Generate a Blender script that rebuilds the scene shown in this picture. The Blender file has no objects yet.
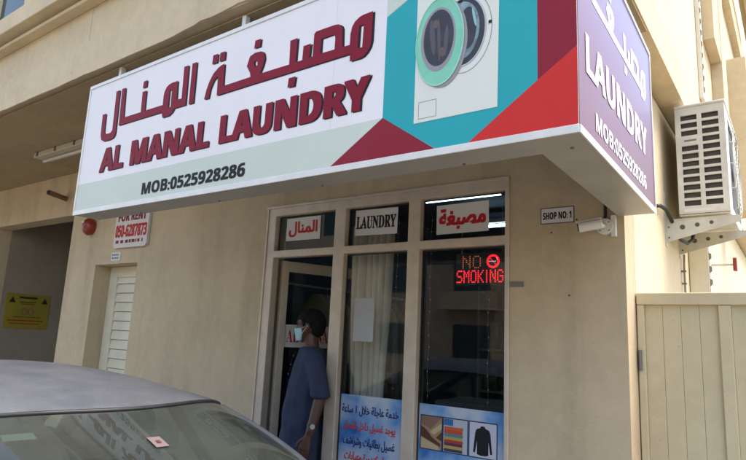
import bpy, bmesh, math, random
from mathutils import Vector, Matrix, noise as mnoise
random.seed(7)
S = bpy.context.scene
COL = S.collection
R = math.radians

# ------------------------------------------------------------------ camera
def rotation_axes(yaw, pitch, roll):
    y, p, r = R(yaw), R(pitch), R(roll)
    fw = Vector((-math.sin(y)*math.cos(p), math.cos(y)*math.cos(p), math.sin(p)))
    rt = Vector((math.cos(y), math.sin(y), 0)); up = rt.cross(fw)
    return math.cos(r)*rt+math.sin(r)*up, -math.sin(r)*rt+math.cos(r)*up, fw
rt, up, fw = rotation_axes(36.404, 10.436, 2.704)
cam_d = bpy.data.cameras.new('camera'); cam = bpy.data.objects.new('camera', cam_d); COL.objects.link(cam)
cam_d.sensor_width = 36; cam_d.lens = 582.105/746*36; cam_d.clip_start = .05; cam_d.clip_end = 800
m3 = Matrix((rt, up, -fw)).transposed()
cam.matrix_world = Matrix.Translation((.678, -3.032, 1.6)) @ m3.to_4x4()
S.camera = cam

# ------------------------------------------------------------------ light
SUN = Vector((.40, .16, .90)).normalized()
w = bpy.data.worlds.new('World'); S.world = w; w.use_nodes = True
nt = w.node_tree; bg = nt.nodes['Background']
sky = nt.nodes.new('ShaderNodeTexSky'); sky.sky_type = 'NISHITA'; sky.sun_disc = False
sky.sun_elevation = math.asin(SUN.z); sky.sun_rotation = math.atan2(SUN.x, SUN.y)
sky.air_density = 1.0; sky.dust_density = 2.0; sky.ozone_density = .3
hz = nt.nodes.new('ShaderNodeMix'); hz.data_type = 'RGBA'; hz.blend_type = 'MULTIPLY'; hz.inputs[0].default_value = 1   # dusty desert air
nt.links.new(sky.outputs[0], [i for i in hz.inputs if i.name == 'A' and i.type == 'RGBA'][0])
[i for i in hz.inputs if i.name == 'B' and i.type == 'RGBA'][0].default_value = (1.05, .96, .86, 1)
nt.links.new([o for o in hz.outputs if o.type == 'RGBA'][0], bg.inputs[0]); bg.inputs[1].default_value = .15
sl = bpy.data.lights.new('sun', 'SUN'); so = bpy.data.objects.new('sun', sl); COL.objects.link(so)
sl.energy = 1.2; sl.angle = R(25); sl.color = (1, .94, .84)
so.rotation_euler = SUN.to_track_quat('Z', 'Y').to_euler()
so.location = (8, -4, 14)
S.view_settings.view_transform = 'Standard'; S.view_settings.look = 'None'
S.view_settings.gamma = 1; S.view_settings.use_curve_mapping = False
S.view_settings.exposure = 2.02
S.cycles.max_bounces = 8; S.cycles.transparent_max_bounces = 12
S.cycles.caustics_reflective = False; S.cycles.caustics_refractive = False

# ------------------------------------------------------------------ materials
def nodes(m):
    m.use_nodes = True
    return m.node_tree, m.node_tree.nodes['Principled BSDF']
def mat(name, col, rough=.6, metal=0, var=0, scale=6, bump=0, bscale=60, spec=.5, detail=6, col2=None, coat=0):
    m = bpy.data.materials.new(name); t, b = nodes(m)
    b.inputs['Roughness'].default_value = rough; b.inputs['Metallic'].default_value = metal
    b.inputs['Specular IOR Level'].default_value = spec
    if coat: b.inputs['Coat Weight'].default_value = coat; b.inputs['Coat Roughness'].default_value = .08
    b.inputs['Base Color'].default_value = (*col, 1)
    if var or col2 or bump:
        tc = t.nodes.new('ShaderNodeTexCoord')
    if var or col2:
        n = t.nodes.new('ShaderNodeTexNoise'); n.inputs['Scale'].default_value = scale; n.inputs['Detail'].default_value = detail
        n.inputs['Roughness'].default_value = .62
        t.links.new(tc.outputs['Object'], n.inputs['Vector'])
        r = t.nodes.new('ShaderNodeValToRGB'); r.color_ramp.elements[0].position = .32; r.color_ramp.elements[1].position = .7
        c2 = col2 or tuple(c*(1-var) for c in col); c1 = col if col2 else tuple(min(1, c*(1+var*.5)) for c in col)
        r.color_ramp.elements[0].color = (*c2, 1); r.color_ramp.elements[1].color = (*c1, 1)
        t.links.new(n.outputs['Fac'], r.inputs['Fac']); t.links.new(r.outputs['Color'], b.inputs['Base Color'])
    if bump:
        n2 = t.nodes.new('ShaderNodeTexNoise'); n2.inputs['Scale'].default_value = bscale; n2.inputs['Detail'].default_value = 5
        t.links.new(tc.outputs['Object'], n2.inputs['Vector'])
        bp = t.nodes.new('ShaderNodeBump'); bp.inputs['Strength'].default_value = bump; bp.inputs['Distance'].default_value = .01
        t.links.new(n2.outputs['Fac'], bp.inputs['Height']); t.links.new(bp.outputs['Normal'], b.inputs['Normal'])
    return m
def plaster(name, col, stain, streak=.5, bump=.25):
    """painted render: broad blotches, vertical dirt runs, fine grain, all of it dirt on the wall"""
    m = bpy.data.materials.new(name); t, b = nodes(m); b.inputs['Roughness'].default_value = .85
    b.inputs['Specular IOR Level'].default_value = .25
    tc = t.nodes.new('ShaderNodeTexCoord')
    def nz(scale, sc=(1, 1, 1), det=8, rg=.6):
        mp = t.nodes.new('ShaderNodeMapping'); mp.inputs['Scale'].default_value = sc
        t.links.new(tc.outputs['Object'], mp.inputs['Vector'])
        n = t.nodes.new('ShaderNodeTexNoise'); n.inputs['Scale'].default_value = scale; n.inputs['Detail'].default_value = det
        n.inputs['Roughness'].default_value = rg; t.links.new(mp.outputs[0], n.inputs['Vector']); return n.outputs['Fac']
    def ramp(fac, a, c):
        r = t.nodes.new('ShaderNodeMapRange'); r.inputs['From Min'].default_value = a; r.inputs['From Max'].default_value = c
        t.links.new(fac, r.inputs['Value']); return r.outputs['Result']
    def mix(f, c1, c2, k=1):
        x = t.nodes.new('ShaderNodeMix'); x.data_type = 'RGBA'
        mu = t.nodes.new('ShaderNodeMath'); mu.operation = 'MULTIPLY'; mu.inputs[1].default_value = k
        t.links.new(f, mu.inputs[0]); t.links.new(mu.outputs[0], x.inputs['Factor'])
        for v, k2 in ((c1, 'A'), (c2, 'B')):
            s = [i for i in x.inputs if i.name == k2 and i.type == 'RGBA'][0]
            if isinstance(v, tuple): s.default_value = (*v, 1)
            else: t.links.new(v, s)
        return [o for o in x.outputs if o.type == 'RGBA'][0]
    c = mix(ramp(nz(1.6), .38, .66), col, stain, .55)
    c = mix(ramp(nz(5, (1, 1, .12)), .5, .78), c, tuple(s*.75 for s in stain), streak)
    c = mix(ramp(nz(14), .45, .75), c, tuple(min(1, s*1.25) for s in col), .3)
    c = mix(ramp(nz(38, (1, 1, .8), 3), .66, .72), c, tuple(s*.6 for s in stain), .35)
    t.links.new(c, b.inputs['Base Color'])
    bp = t.nodes.new('ShaderNodeBump'); bp.inputs['Strength'].default_value = bump; bp.inputs['Distance'].default_value = .008
    t.links.new(nz(70), bp.inputs['Height']); t.links.new(bp.outputs['Normal'], b.inputs['Normal'])
    return m
def emis(name, col, st):
    m = bpy.data.materials.new(name); t, b = nodes(m)
    b.inputs['Base Color'].default_value = (*[c*.5 for c in col], 1)
    b.inputs['Emission Color'].default_value = (*col, 1); b.inputs['Emission Strength'].default_value = st
    return m
def glass(name, tint=(.8, .86, .88), ior=1.5, rough=.0, extra=0, dust=None):
    m = bpy.data.materials.new(name); m.use_nodes = True; t = m.node_tree; t.nodes.clear()
    o = t.nodes.new('ShaderNodeOutputMaterial'); mx = t.nodes.new('ShaderNodeMixShader')
    tr = t.nodes.new('ShaderNodeBsdfTransparent'); gl = t.nodes.new('ShaderNodeBsdfGlossy'); fr = t.nodes.new('ShaderNodeFresnel')
    tr.inputs[0].default_value = (*tint, 1); gl.inputs['Roughness'].default_value = rough
    ge = t.nodes.new('ShaderNodeNewGeometry'); io = t.nodes.new('ShaderNodeMapRange')      # same index whichever way the sheet's normal points
    io.inputs['To Min'].default_value = ior; io.inputs['To Max'].default_value = 1/ior
    t.links.new(ge.outputs['Backfacing'], io.inputs['Value']); t.links.new(io.outputs[0], fr.inputs[0])
    ad = t.nodes.new('ShaderNodeMath'); ad.operation = 'ADD'; ad.use_clamp = True; ad.inputs[1].default_value = extra
    t.links.new(fr.outputs[0], ad.inputs[0]); t.links.new(ad.outputs[0], mx.inputs[0])
    t.links.new(tr.outputs[0], mx.inputs[1]); t.links.new(gl.outputs[0], mx.inputs[2]); 
    if dust:
        d = t.nodes.new('ShaderNodeBsdfDiffuse'); d.inputs[0].default_value = (*dust[0], 1); m2 = t.nodes.new('ShaderNodeMixShader')
        n = t.nodes.new('ShaderNodeTexNoise'); n.inputs['Scale'].default_value = 4; n.inputs['Detail'].default_value = 9
        tc = t.nodes.new('ShaderNodeTexCoord'); t.links.new(tc.outputs['Object'], n.inputs['Vector'])
        mr = t.nodes.new('ShaderNodeMapRange'); mr.inputs['From Min'].default_value = .3; mr.inputs['From Max'].default_value = .7
        mr.inputs['To Min'].default_value = dust[1]*.6; mr.inputs['To Max'].default_value = dust[1]*1.4
        t.links.new(n.outputs['Fac'], mr.inputs['Value']); t.links.new(mr.outputs[0], m2.inputs[0])
        t.links.new(mx.outputs[0], m2.inputs[1]); t.links.new(d.outputs[0], m2.inputs[2]); t.links.new(m2.outputs[0], o.inputs[0])
    else: t.links.new(mx.outputs[0], o.inputs[0])
    return m
M = {}
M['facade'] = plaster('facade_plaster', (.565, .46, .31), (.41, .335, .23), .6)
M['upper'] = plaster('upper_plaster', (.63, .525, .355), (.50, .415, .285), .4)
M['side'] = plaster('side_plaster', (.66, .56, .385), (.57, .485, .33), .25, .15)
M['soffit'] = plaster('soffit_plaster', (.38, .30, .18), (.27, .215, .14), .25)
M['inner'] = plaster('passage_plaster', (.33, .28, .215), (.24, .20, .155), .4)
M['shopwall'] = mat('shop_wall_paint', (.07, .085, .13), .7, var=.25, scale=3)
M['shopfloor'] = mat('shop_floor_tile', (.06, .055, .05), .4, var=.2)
M['alu'] = mat('aluminium_frame', (.59, .50, .40), .45, .1, var=.14, scale=9, bump=.04, bscale=30)
M['doorwood'] = mat('louvre_paint', (.66, .62, .48), .5, var=.1, scale=5)
M['white'] = mat('white_flex', (.82, .80, .82), .5, var=.05, scale=2.2, spec=.2, bump=.05, bscale=4)
M['pale'] = mat('pale_green_print', (.60, .66, .58), .5, var=.05, scale=2.2, spec=.2, bump=.05, bscale=4)
M['teal'] = mat('teal_print', (.03, .38, .43), .5, var=.05, scale=3, spec=.2, bump=.05, bscale=4)
M['red'] = mat('red_print', (.62, .035, .03), .5, var=.06, scale=3, spec=.2, bump=.05, bscale=4)
M['maroon'] = mat('maroon_print', (.26, .018, .035), .5, var=.08, scale=3, spec=.2, bump=.05, bscale=4)
M['letter'] = mat('crimson_letter', (.22, .011, .028), .55, var=.1, scale=4, spec=.18)
M['ink'] = mat('black_ink', (.014, .013, .016), .6, spec=.25)
M['signframe'] = mat('sign_frame_metal', (.74, .73, .70), .4, .1, var=.1, scale=8)
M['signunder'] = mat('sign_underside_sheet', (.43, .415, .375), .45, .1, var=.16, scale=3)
M['offwhite'] = mat('offwhite_print', (.72, .74, .66), .4)
M['mint'] = mat('mint_print', (.22, .60, .43), .4, var=.1, scale=12)
M['darkprint'] = mat('dark_print', (.035, .03, .04), .35, var=.5, scale=14)
M['steelprint'] = mat('steel_print', (.22, .33, .36), .35, var=.6, scale=20)
M['greyprint'] = mat('grey_print', (.30, .27, .30), .4)
M['paper'] = mat('white_paper', (.66, .64, .62), .7, var=.06, scale=8)
M['redink'] = mat('red_ink', (.46, .014, .016), .6, spec=.25)
M['bluered'] = mat('poster_red_ink', (.55, .06, .05), .5)
M['navyink'] = mat('poster_navy_ink', (.03, .035, .14), .5)
M['acwhite'] = mat('ac_enamel', (.60, .585, .53), .42, var=.2, scale=7)
M['dark'] = mat('dark_recess', (.018, .016, .015), .7)
M['bracket'] = mat('bracket_enamel', (.55, .54, .47), .45, var=.18, scale=8)
M['gate'] = plaster('gate_paint', (.62, .545, .365), (.55, .475, .31), .4, .05)
M['black'] = mat('black_rubber', (.02, .02, .02), .5)
M['camwhite'] = mat('cctv_plastic', (.72, .70, .66), .35)
M['bellred'] = mat('bell_red_plastic', (.25, .03, .015), .35, coat=.15)
M['yellow'] = mat('yellow_board', (.31, .25, .03), .5, var=.15, scale=6)
M['fixture'] = mat('fixture_enamel', (.50, .46, .36), .5)
M['pipe'] = mat('pipe_brown', (.20, .12, .06), .5)
M['bounce_ground'] = mat('pale_bounce_ground', (.27, .245, .20), .9, var=.3, scale=3, bump=.4, bscale=200)  # unseen ground, made pale to bounce fill light onto the facade
M['paving'] = mat('paving', (.38, .34, .28), .85, var=.2, scale=4, bump=.3, bscale=90)
M['kerb'] = mat('kerb_concrete', (.38, .36, .32), .85, var=.2, scale=6)
M['glass'] = glass('shop_glass', (.78, .82, .85), 1.62)
M['leafglass'] = glass('door_glass', (.75, .78, .78))
M['winglass'] = mat('upper_window_glass', (.012, .035, .045), .08, spec=.35)
M['curtain'] = mat('curtain_cloth', (.74, .68, .55), .9, var=.08, scale=10)
M['tube'] = emis('lit_tube', (.62, .92, 1.0), 2.4)
M['led'] = emis('led_red', (1, .015, .03), .45)
M['leddim'] = emis('led_amber', (.75, .17, .07), .2)
M['ledwhite'] = emis('led_white', (1, .7, .7), .2)
M['bead'] = mat('string_bead', (.55, .55, .5), .3)
M['plate'] = mat('grey_plate', (.20, .19, .18), .4, .5)
M['cardboard'] = mat('shelf_goods', (.14, .12, .10), .8, var=.6, scale=7)
M['machine'] = mat('machine_enamel', (.22, .23, .24), .4)
M['opp1'] = plaster('opposite_plaster', (.42, .35, .26), (.34, .28, .2), .3)
M['opp2'] = plaster('tower_plaster', (.50, .45, .38), (.4, .36, .3), .3)
# side face print: maroon, with sky glare painted in as violet towards the top
def side_print_glare():
    m = bpy.data.materials.new('maroon_print_glare'); t, b = nodes(m); b.inputs['Roughness'].default_value = .35
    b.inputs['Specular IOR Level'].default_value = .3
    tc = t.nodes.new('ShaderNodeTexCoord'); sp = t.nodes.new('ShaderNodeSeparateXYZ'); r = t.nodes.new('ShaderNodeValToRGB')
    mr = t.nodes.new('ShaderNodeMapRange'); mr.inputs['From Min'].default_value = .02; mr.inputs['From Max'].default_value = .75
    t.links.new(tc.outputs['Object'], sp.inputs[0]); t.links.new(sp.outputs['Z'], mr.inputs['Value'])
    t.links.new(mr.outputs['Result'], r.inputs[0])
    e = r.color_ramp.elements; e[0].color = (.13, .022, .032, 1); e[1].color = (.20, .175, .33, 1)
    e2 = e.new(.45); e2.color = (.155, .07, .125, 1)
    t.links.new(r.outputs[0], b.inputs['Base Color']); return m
M['sideprint_glare'] = side_print_glare()
def cloud_print():
    m = bpy.data.materials.new('cloud_print'); t, b = nodes(m); b.inputs['Roughness'].default_value = .35
    tc = t.nodes.new('ShaderNodeTexCoord'); n = t.nodes.new('ShaderNodeTexNoise'); n.inputs['Scale'].default_value = 3.4; n.inputs['Detail'].default_value = 3
    r = t.nodes.new('ShaderNodeValToRGB'); e = r.color_ramp.elements
    e[0].position = .36; e[1].position = .60; e[0].color = (.02, .12, .42, 1); e[1].color = (.45, .50, .60, 1)
    x = e.new(.46); x.color = (.15, .31, .58, 1)
    t.links.new(tc.outputs['Object'], n.inputs['Vector']); t.links.new(n.outputs['Fac'], r.inputs[0]); t.links.new(r.outputs[0], b.inputs['Base Color']); return m
M['cloud'] = cloud_print()
def flat(name, c, rough=.5):
    if name not in M: M[name] = mat(name, c, rough)
    return M[name]

# ------------------------------------------------------------------ builders
def thing(name, label=None, cat=None, loc=(0, 0, 0), rz=0, group=None, kind=None):
    o = bpy.data.objects.new(name, None); COL.objects.link(o); o.location = loc; o.rotation_euler = (0, 0, rz)
    o.empty_display_size = .1; tag(o, label, cat, group, kind); return o
def tag(o, label=None, cat=None, group=None, kind=None):
    for k, v in (('label', label), ('category', cat), ('group', group), ('kind', kind)):
        if v: o[k] = v
    return o
def root_loc(p):
    v = Vector((0, 0, 0))
    while p is not None: v += Vector(p.location); p = p.parent
    return v
def link(name, me, m, parent, loc=None, local=False):
    """vertices come in world coordinates; they are re-based on the parent's (or the thing's own) origin"""
    o = bpy.data.objects.new(name, me); COL.objects.link(o)
    if m and not me.materials: me.materials.append(m)
    if parent is not None:
        o.parent = parent
        if not local: me.transform(Matrix.Translation(-root_loc(parent)))
    elif loc is not None:
        o.location = loc
        if not local: me.transform(Matrix.Translation(-Vector(loc)))
    return o
def each(name, m, parent, makers, **k):
    """one mesh per piece"""
    for f in makers: f(MB()).build(name, m, parent, **k)
class MB:
    def __init__(s): s.v = []; s.f = []
    def add(s, vs, fs):
        n = len(s.v); s.v += [tuple(v) for v in vs]; s.f += [tuple(i+n for i in f) for f in fs]; return s
    def box(s, x0, x1, y0, y1, z0, z1):
        vs = [(x0, y0, z0), (x1, y0, z0), (x1, y1, z0), (x0, y1, z0), (x0, y0, z1), (x1, y0, z1), (x1, y1, z1), (x0, y1, z1)]
        return s.add(vs, [(0, 3, 2, 1), (4, 5, 6, 7), (0, 1, 5, 4), (1, 2, 6, 5), (2, 3, 7, 6), (3, 0, 4, 7)])
    def quad(s, a, b, c, d): return s.add([a, b, c, d], [(0, 1, 2, 3)])
    def grid(s, rows, closed=False):
        n = len(s.v); w_ = len(rows[0])
        for r in rows: s.v += [tuple(p) for p in r]
        for i in range(len(rows)-1):
            for j in range(w_ if closed else w_-1):
                k = (j+1) % w_
                s.f.append((n+i*w_+j, n+i*w_+k, n+(i+1)*w_+k, n+(i+1)*w_+j))
        return s
    def tube(s, pts, r, n=8, cap=True):
        pts = [Vector(p) for p in pts]; rows = []
        ref = None
        for i, p in enumerate(pts):
            d = (pts[min(i+1, len(pts)-1)]-pts[max(i-1, 0)]).normalized()
            if ref is None: ref = d.orthogonal().normalized()
            ref = (ref-d*ref.dot(d)).normalized(); b = d.cross(ref)
            rr = r[i] if isinstance(r, (list, tuple)) else r
            rows.append([p+rr*(math.cos(2*math.pi*k/n)*ref+math.sin(2*math.pi*k/n)*b) for k in range(n)])
        st = len(s.v); s.grid(rows, True)
        if cap:
            s.f.append(tuple(st+k for k in reversed(range(n)))); e = st+(len(rows)-1)*n; s.f.append(tuple(e+k for k in range(n)))
        return s
    def cyl(s, a, b, r, n=20): return s.tube([a, b], r, n)
    def disc(s, c, u, v, ru, rv, n=32):
        c, u, v = Vector(c), Vector(u), Vector(v)
        vs = [c+u*ru*math.cos(2*math.pi*k/n)+v*rv*math.sin(2*math.pi*k/n) for k in range(n)]
        return s.add(vs, [tuple(range(n))])
    def ring(s, c, u, v, ru, rv, k0, n=40):
        c, u, v = Vector(c), Vector(u), Vector(v)
        rows = [[c+u*ru*q*math.cos(2*math.pi*k/n)+v*rv*q*math.sin(2*math.pi*k/n) for k in range(n)] for q in (k0, 1)]
        return s.grid(rows, True)
    def prism(s, poly, axis, a, b):
        """poly of 2-D points extruded along an axis index from a to b"""
        def P(p, t):
            q = list(p); q.insert(axis, t); return tuple(q)
        n = len(poly)
        return s.add([P(p, a) for p in poly]+[P(p, b) for p in poly],
                     [tuple(range(n)), tuple(range(2*n-1, n-1, -1))]+[(i, n+i, n+(i+1) % n, (i+1) % n) for i in range(n)])
    def build(s, name, m, parent=None, loc=None, smooth=False, bevel=0, local=False, auto=False):
        me = bpy.data.meshes.new(name); me.from_pydata(s.v, [], s.f); me.update()
        bm = bmesh.new(); bm.from_mesh(me); bmesh.ops.recalc_face_normals(bm, faces=bm.faces); bm.to_mesh(me); bm.free()
        o = link(name, me, m, parent, loc, local)
        if smooth:
            for p in me.polygons: p.use_smooth = True
        if auto:
            me.set_sharp_from_angle(angle=R(35))
        if bevel:
            b = o.modifiers.new('bevel', 'BEVEL'); b.width = bevel; b.segments = 2; b.limit_method = 'ANGLE'; b.angle_limit = R(40)
        return o
def holed(mb, xs, zs, holes, y0, y1, axis=1):
    """slab between y0 and y1 with rectangular holes (x0,x1,z0,z1); axis 1: in x,z; axis 0: in y,z"""
    for h in holes: xs = xs+[h[0], h[1]]; zs = zs+[h[2], h[3]]
    xs = sorted(set(xs)); zs = sorted(set(zs))
    def P(x, y, z): return (x, y, z) if axis == 1 else (y, x, z)
    sol = {}
    for i in range(len(xs)-1):
        for j in range(len(zs)-1):
            cx, cz = (xs[i]+xs[i+1])/2, (zs[j]+zs[j+1])/2
            sol[i, j] = not any(h[0] < cx < h[1] and h[2] < cz < h[3] for h in holes)
    for (i, j), s_ in sol.items():
        if not s_: continue
        a, b, c, d = xs[i], xs[i+1], zs[j], zs[j+1]
        for y in (y0, y1): mb.quad(P(a, y, c), P(b, y, c), P(b, y, d), P(a, y, d))
        if not sol.get((i-1, j)): mb.quad(P(a, y0, c), P(a, y1, c), P(a, y1, d), P(a, y0, d))
        if not sol.get((i+1, j)): mb.quad(P(b, y0, c), P(b, y1, c), P(b, y1, d), P(b, y0, d))
        if not sol.get((i, j-1)): mb.quad(P(a, y0, c), P(b, y0, c), P(b, y1, c), P(a, y1, c))
        if not sol.get((i, j+1)): mb.quad(P(a, y0, d), P(b, y0, d), P(b, y1, d), P(a, y1, d))
    # weld so that shared edges are shared
    key = {}; idx = []; nv = []
    for v in mb.v:
        k = tuple(round(c, 5) for c in v)
        if k not in key: key[k] = len(nv); nv.append(v)
        idx.append(key[k])
    mb.v = nv; mb.f = [tuple(idx[i] for i in f) for f in mb.f]
    return mb
def curve_mesh(cu):
    o = bpy.data.objects.new('tmp', cu); COL.objects.link(o)
    dg = bpy.context.evaluated_depsgraph_get(); me = bpy.data.meshes.new_from_object(o.evaluated_get(dg))
    bpy.data.objects.remove(o); bpy.data.curves.remove(cu); me.materials.clear(); return me
class Plane:
    def __init__(s, o, u, v): s.o = Vector(o); s.u = Vector(u).normalized(); s.v = Vector(v).normalized(); s.n = s.u.cross(s.v)
    def P(s, a, b, h=0): return s.o+s.u*a+s.v*b+s.n*h
def xz(y): return Plane((0, y, 0), (1, 0, 0), (0, 0, 1))
def place(me, pl, h):
    for v in me.vertices: v.co = pl.P(v.co.x, v.co.y, h)
def loops(name, m, pl, polys, h, parent, loc=None):
    """flat printed shape from closed 2-D outlines; an outline inside another cuts a hole"""
    cu = bpy.data.curves.new('tmp', 'CURVE'); cu.dimensions = '2D'; cu.fill_mode = 'BOTH'
    for pts in polys:
        sp = cu.splines.new('POLY'); sp.points.add(len(pts)-1); sp.use_cyclic_u = True
        for q, p in zip(sp.points, pts): q.co = (p[0], p[1], 0, 1)
    me = curve_mesh(cu); me.name = name; place(me, pl, h)
    return link(name, me, m, parent, loc)
BASE = {'ا': 'FE8D FE8E', 'ب': 'FE8F FE90 FE91 FE92', 'ة': 'FE93 FE94', 'ت': 'FE95 FE96 FE97 FE98', 'ج': 'FE9D FE9E FE9F FEA0',
 'ح': 'FEA1 FEA2 FEA3 FEA4', 'خ': 'FEA5 FEA6 FEA7 FEA8', 'د': 'FEA9 FEAA', 'ر': 'FEAD FEAE', 'س': 'FEB1 FEB2 FEB3 FEB4',
 'ش': 'FEB5 FEB6 FEB7 FEB8', 'ص': 'FEB9 FEBA FEBB FEBC', 'ط': 'FEC1 FEC2 FEC3 FEC4', 'ع': 'FEC9 FECA FECB FECC',
 'غ': 'FECD FECE FECF FED0', 'ف': 'FED1 FED2 FED3 FED4', 'ك': 'FED9 FEDA FEDB FEDC', 'ل': 'FEDD FEDE FEDF FEE0',
 'م': 'FEE1 FEE2 FEE3 FEE4', 'ن': 'FEE5 FEE6 FEE7 FEE8', 'و': 'FEED FEEE', 'ي': 'FEF1 FEF2 FEF3 FEF4', 'ﻻ': 'FEFB FEFC'}
BASE = {k: [chr(int(x, 16)) for x in v.split()] for k, v in BASE.items()}
def arabic(s):
    """joined letter forms in reading order from left to right"""
    s = s.replace('لا', 'ﻻ'); out = []
    for i, c in enumerate(s):
        if c not in BASE: out.append(c); continue
        f = BASE[c]; prev = i > 0 and s[i-1] in BASE and len(BASE[s[i-1]]) == 4
        nxt = i+1 < len(s) and s[i+1] in BASE and len(f) == 4
        out.append(f[3] if prev and nxt else f[1] if prev else f[2] if nxt else f[0])
    return ''.join(reversed(out))
def serif(s): return ''.join(chr(0x1D400+ord(c)-65) if c.isalpha() else c for c in s)
def sans(s): return ''.join(chr(0x1D5D4+ord(c)-65) if c.isalpha() else chr(0x1D7EC+ord(c)-48) if c.isdigit() else c for c in s)
def text(name, body, m, pl, rect, h, parent, loc=None, fat=0, slant=0, grow=(0, 0)):
    """lettering fitted to a rectangle of the plane; grow thickens the strokes by that many metres across and up"""
    cu = bpy.data.curves.new('tmp', 'FONT'); cu.body = body; cu.offset = fat; cu.resolution_u = 4; cu.fill_mode = 'FRONT'
    me = curve_mesh(cu); me.name = name
    xs = [v.co.x for v in me.vertices]; ys = [v.co.y for v in me.vertices]
    x0, x1, y0, y1 = min(xs), max(xs), min(ys), max(ys); u0, v0, u1, v1 = rect
    gx, gz = grow; u0 += gx; u1 -= gx; v0 += gz; v1 -= gz
    for v in me.vertices:
        a = (v.co.x-x0)/(x1-x0); b = (v.co.y-y0)/(y1-y0)
        v.co = Vector((u0+(u1-u0)*a+slant*b, v0+(v1-v0)*b, h))
    if gx or gz:
        vs = [v.co.copy() for v in me.vertices]; fs = [tuple(p.vertices) for p in me.polygons]; mb = MB(); i = 0
        for dx in (-1, -.33, .33, 1):
            for dz in (-1, 0, 1):
                mb.add([v+Vector((dx*gx, dz*gz, .00006*i)) for v in vs], fs); i += 1
        bpy.data.meshes.remove(me); me = bpy.data.meshes.new(name); me.from_pydata(mb.v, [], mb.f)
    for v in me.vertices: v.co = pl.P(*v.co)
    return link(name, me, m, parent, loc)
def rect(a, b, c, d): return [(a, c), (b, c), (b, d), (a, d)]
def ell(cx, cy, rx, ry, n=40, rot=0): return [(cx+rx*math.cos(t)*math.cos(rot)-ry*math.sin(t)*math.sin(rot), cy+rx*math.cos(t)*math.sin(rot)+ry*math.sin(t)*math.cos(rot)) for t in [2*math.pi*k/n for k in range(n)]]
def rrect(a, b, c, d, r, n=5):
    out = []
    for (cx, cy, t0) in ((b-r, d-r, 0), (a+r, d-r, 90), (a+r, c+r, 180), (b-r, c+r, 270)):
        out += [(cx+r*math.cos(R(t0+90*k/n)), cy+r*math.sin(R(t0+90*k/n))) for k in range(n+1)]
    return out

# ------------------------------------------------------------------ ground
tag(MB().quad((-150, -150, 0), (150, -150, 0), (150, 150, 0), (-150, 150, 0)).build('unseen_bounce_ground', M['bounce_ground']), kind='structure')
tag(MB().box(-20, 0, -1.0, 0, .005, .12).box(0, .02, -1.0, 0, .005, .12).build('pavement', M['paving'], bevel=.01), kind='structure')
tag(MB().box(-20, .02, -1.14, -1.003, .004, .125).build('kerb', M['kerb'], bevel=.012), kind='structure')

# ------------------------------------------------------------------ the laundry's building
B = thing('laundry_building', 'beige plastered building whose upper storey overhangs the laundry shop and louvre door', 'building', (-4, 0, 0))
mb = MB(); holed(mb, [-16, -.001], [.121, 3.218], [(-7.5, -5.53, .121, 2.74), (-4.97, -4.24, .121, 2.18), (-2.55, -.605, .121, 2.54)], 0, .2)
mb.build('wall', M['facade'], B)
MB().box(-.2, 0, .2, 14, 0, 3.218).build('side_wall', M['side'], B)
# overhanging upper storey: lower band, set-back panels, moulding, projecting ledge
MB().box(-16, .14, -1.262, 14, 3.246, 3.47).box(-16, .128, -1.252, 14, 3.47, 3.789).build('upper_storey', M['upper'], B)
random.seed(11); edge = []; x = -16.0          # render skin of the lower band, its bottom edge chipped
while x < .13:
    base = 3.222 if x < -2.06 else 3.248-.016*max(0, 1-(x+2.06)/.5)
    edge.append((x, base+random.uniform(-.0025, .003)+(.008 if random.random() < .04 else 0))); x += random.uniform(.05, .12) if x > -5 else .25
mb = MB(); mb.prism([(-16, 3.472)]+edge+[(.1402, 3.24), (.1402, 3.472)], 1, -1.274, -1.2622); mb.build('fascia_band', M['upper'], B)
MB().box(.129, .1405, -1.25, 14, 3.472, 10).build('upper_side_wall', M['side'], B)
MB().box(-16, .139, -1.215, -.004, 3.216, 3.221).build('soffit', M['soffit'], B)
MB().box(-16, .17, -1.33, -1.253, 3.735, 3.765).box(-16, .16, -1.295, -1.253, 3.7655, 3.789).box(-16, .2, -1.40, -1.253, 3.79, 3.935).build('ledge', M['upper'], B, bevel=.006)
mb = MB(); holed(mb, [-16, .12], [3.789, 10], [(-5.75, -4.3, 3.97, 5.6), (-3.0, -1.6, 3.97, 5.6)], -1.25, -1.0)
mb.build('upper_wall', M['upper'], B)
MB().box(-16, .12, -1.0, 14, 9.6, 10).build('roof', M['upper'], B)
for a, b, c in ((-5.75, -4.3, 3.97), (-3.0, -1.6, 3.97)):
    f = MB(); holed(f, [a, b], [c, 5.6], [(a+.06, (a+b)/2-.03, c+.06, 5.54), ((a+b)/2+.03, b-.06, c+.06, 5.54)], -1.2, -1.14)
    wdw = f.build('window', M['doorwood'], B); MB().box(a+.05, b-.05, -1.172, -1.166, c+.05, 5.55).build('pane', M['winglass'], wdw)
# faint vertical construction joints in the fascia
for x in (-3.12, -6.0): MB().box(x, x+.012, -1.2545, -1.2525, 3.475, 3.733).build('fascia_joint', flat('joint_fill', (.62, .54, .40), .9), B)
# side piers, ledges and duct wall features further back along the flank
MB().box(.141, .238, 3.1, 3.55, 3.23, 9.6).build('side_pier', M['upper'], B, bevel=.004)
MB().box(.141, .232, 2.55, 3.098, 4.36, 9.6).build('side_bay', M['upper'], B, bevel=.004)
MB().box(.141, .225, 3.56, 14, 6.0, 6.35).build('side_ledge', M['upper'], B)
MB().box(.141, .36, 4.7, 5.2, 3.23, 5.1).build('side_pier', M['upper'], B, bevel=.004)
MB().box(.3, .62, 5.3, 9, 7.05, 7.5).box(.226, .3, 5.5, 9, 7.15, 7.5).build('side_canopy', M['upper'], B)
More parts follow.
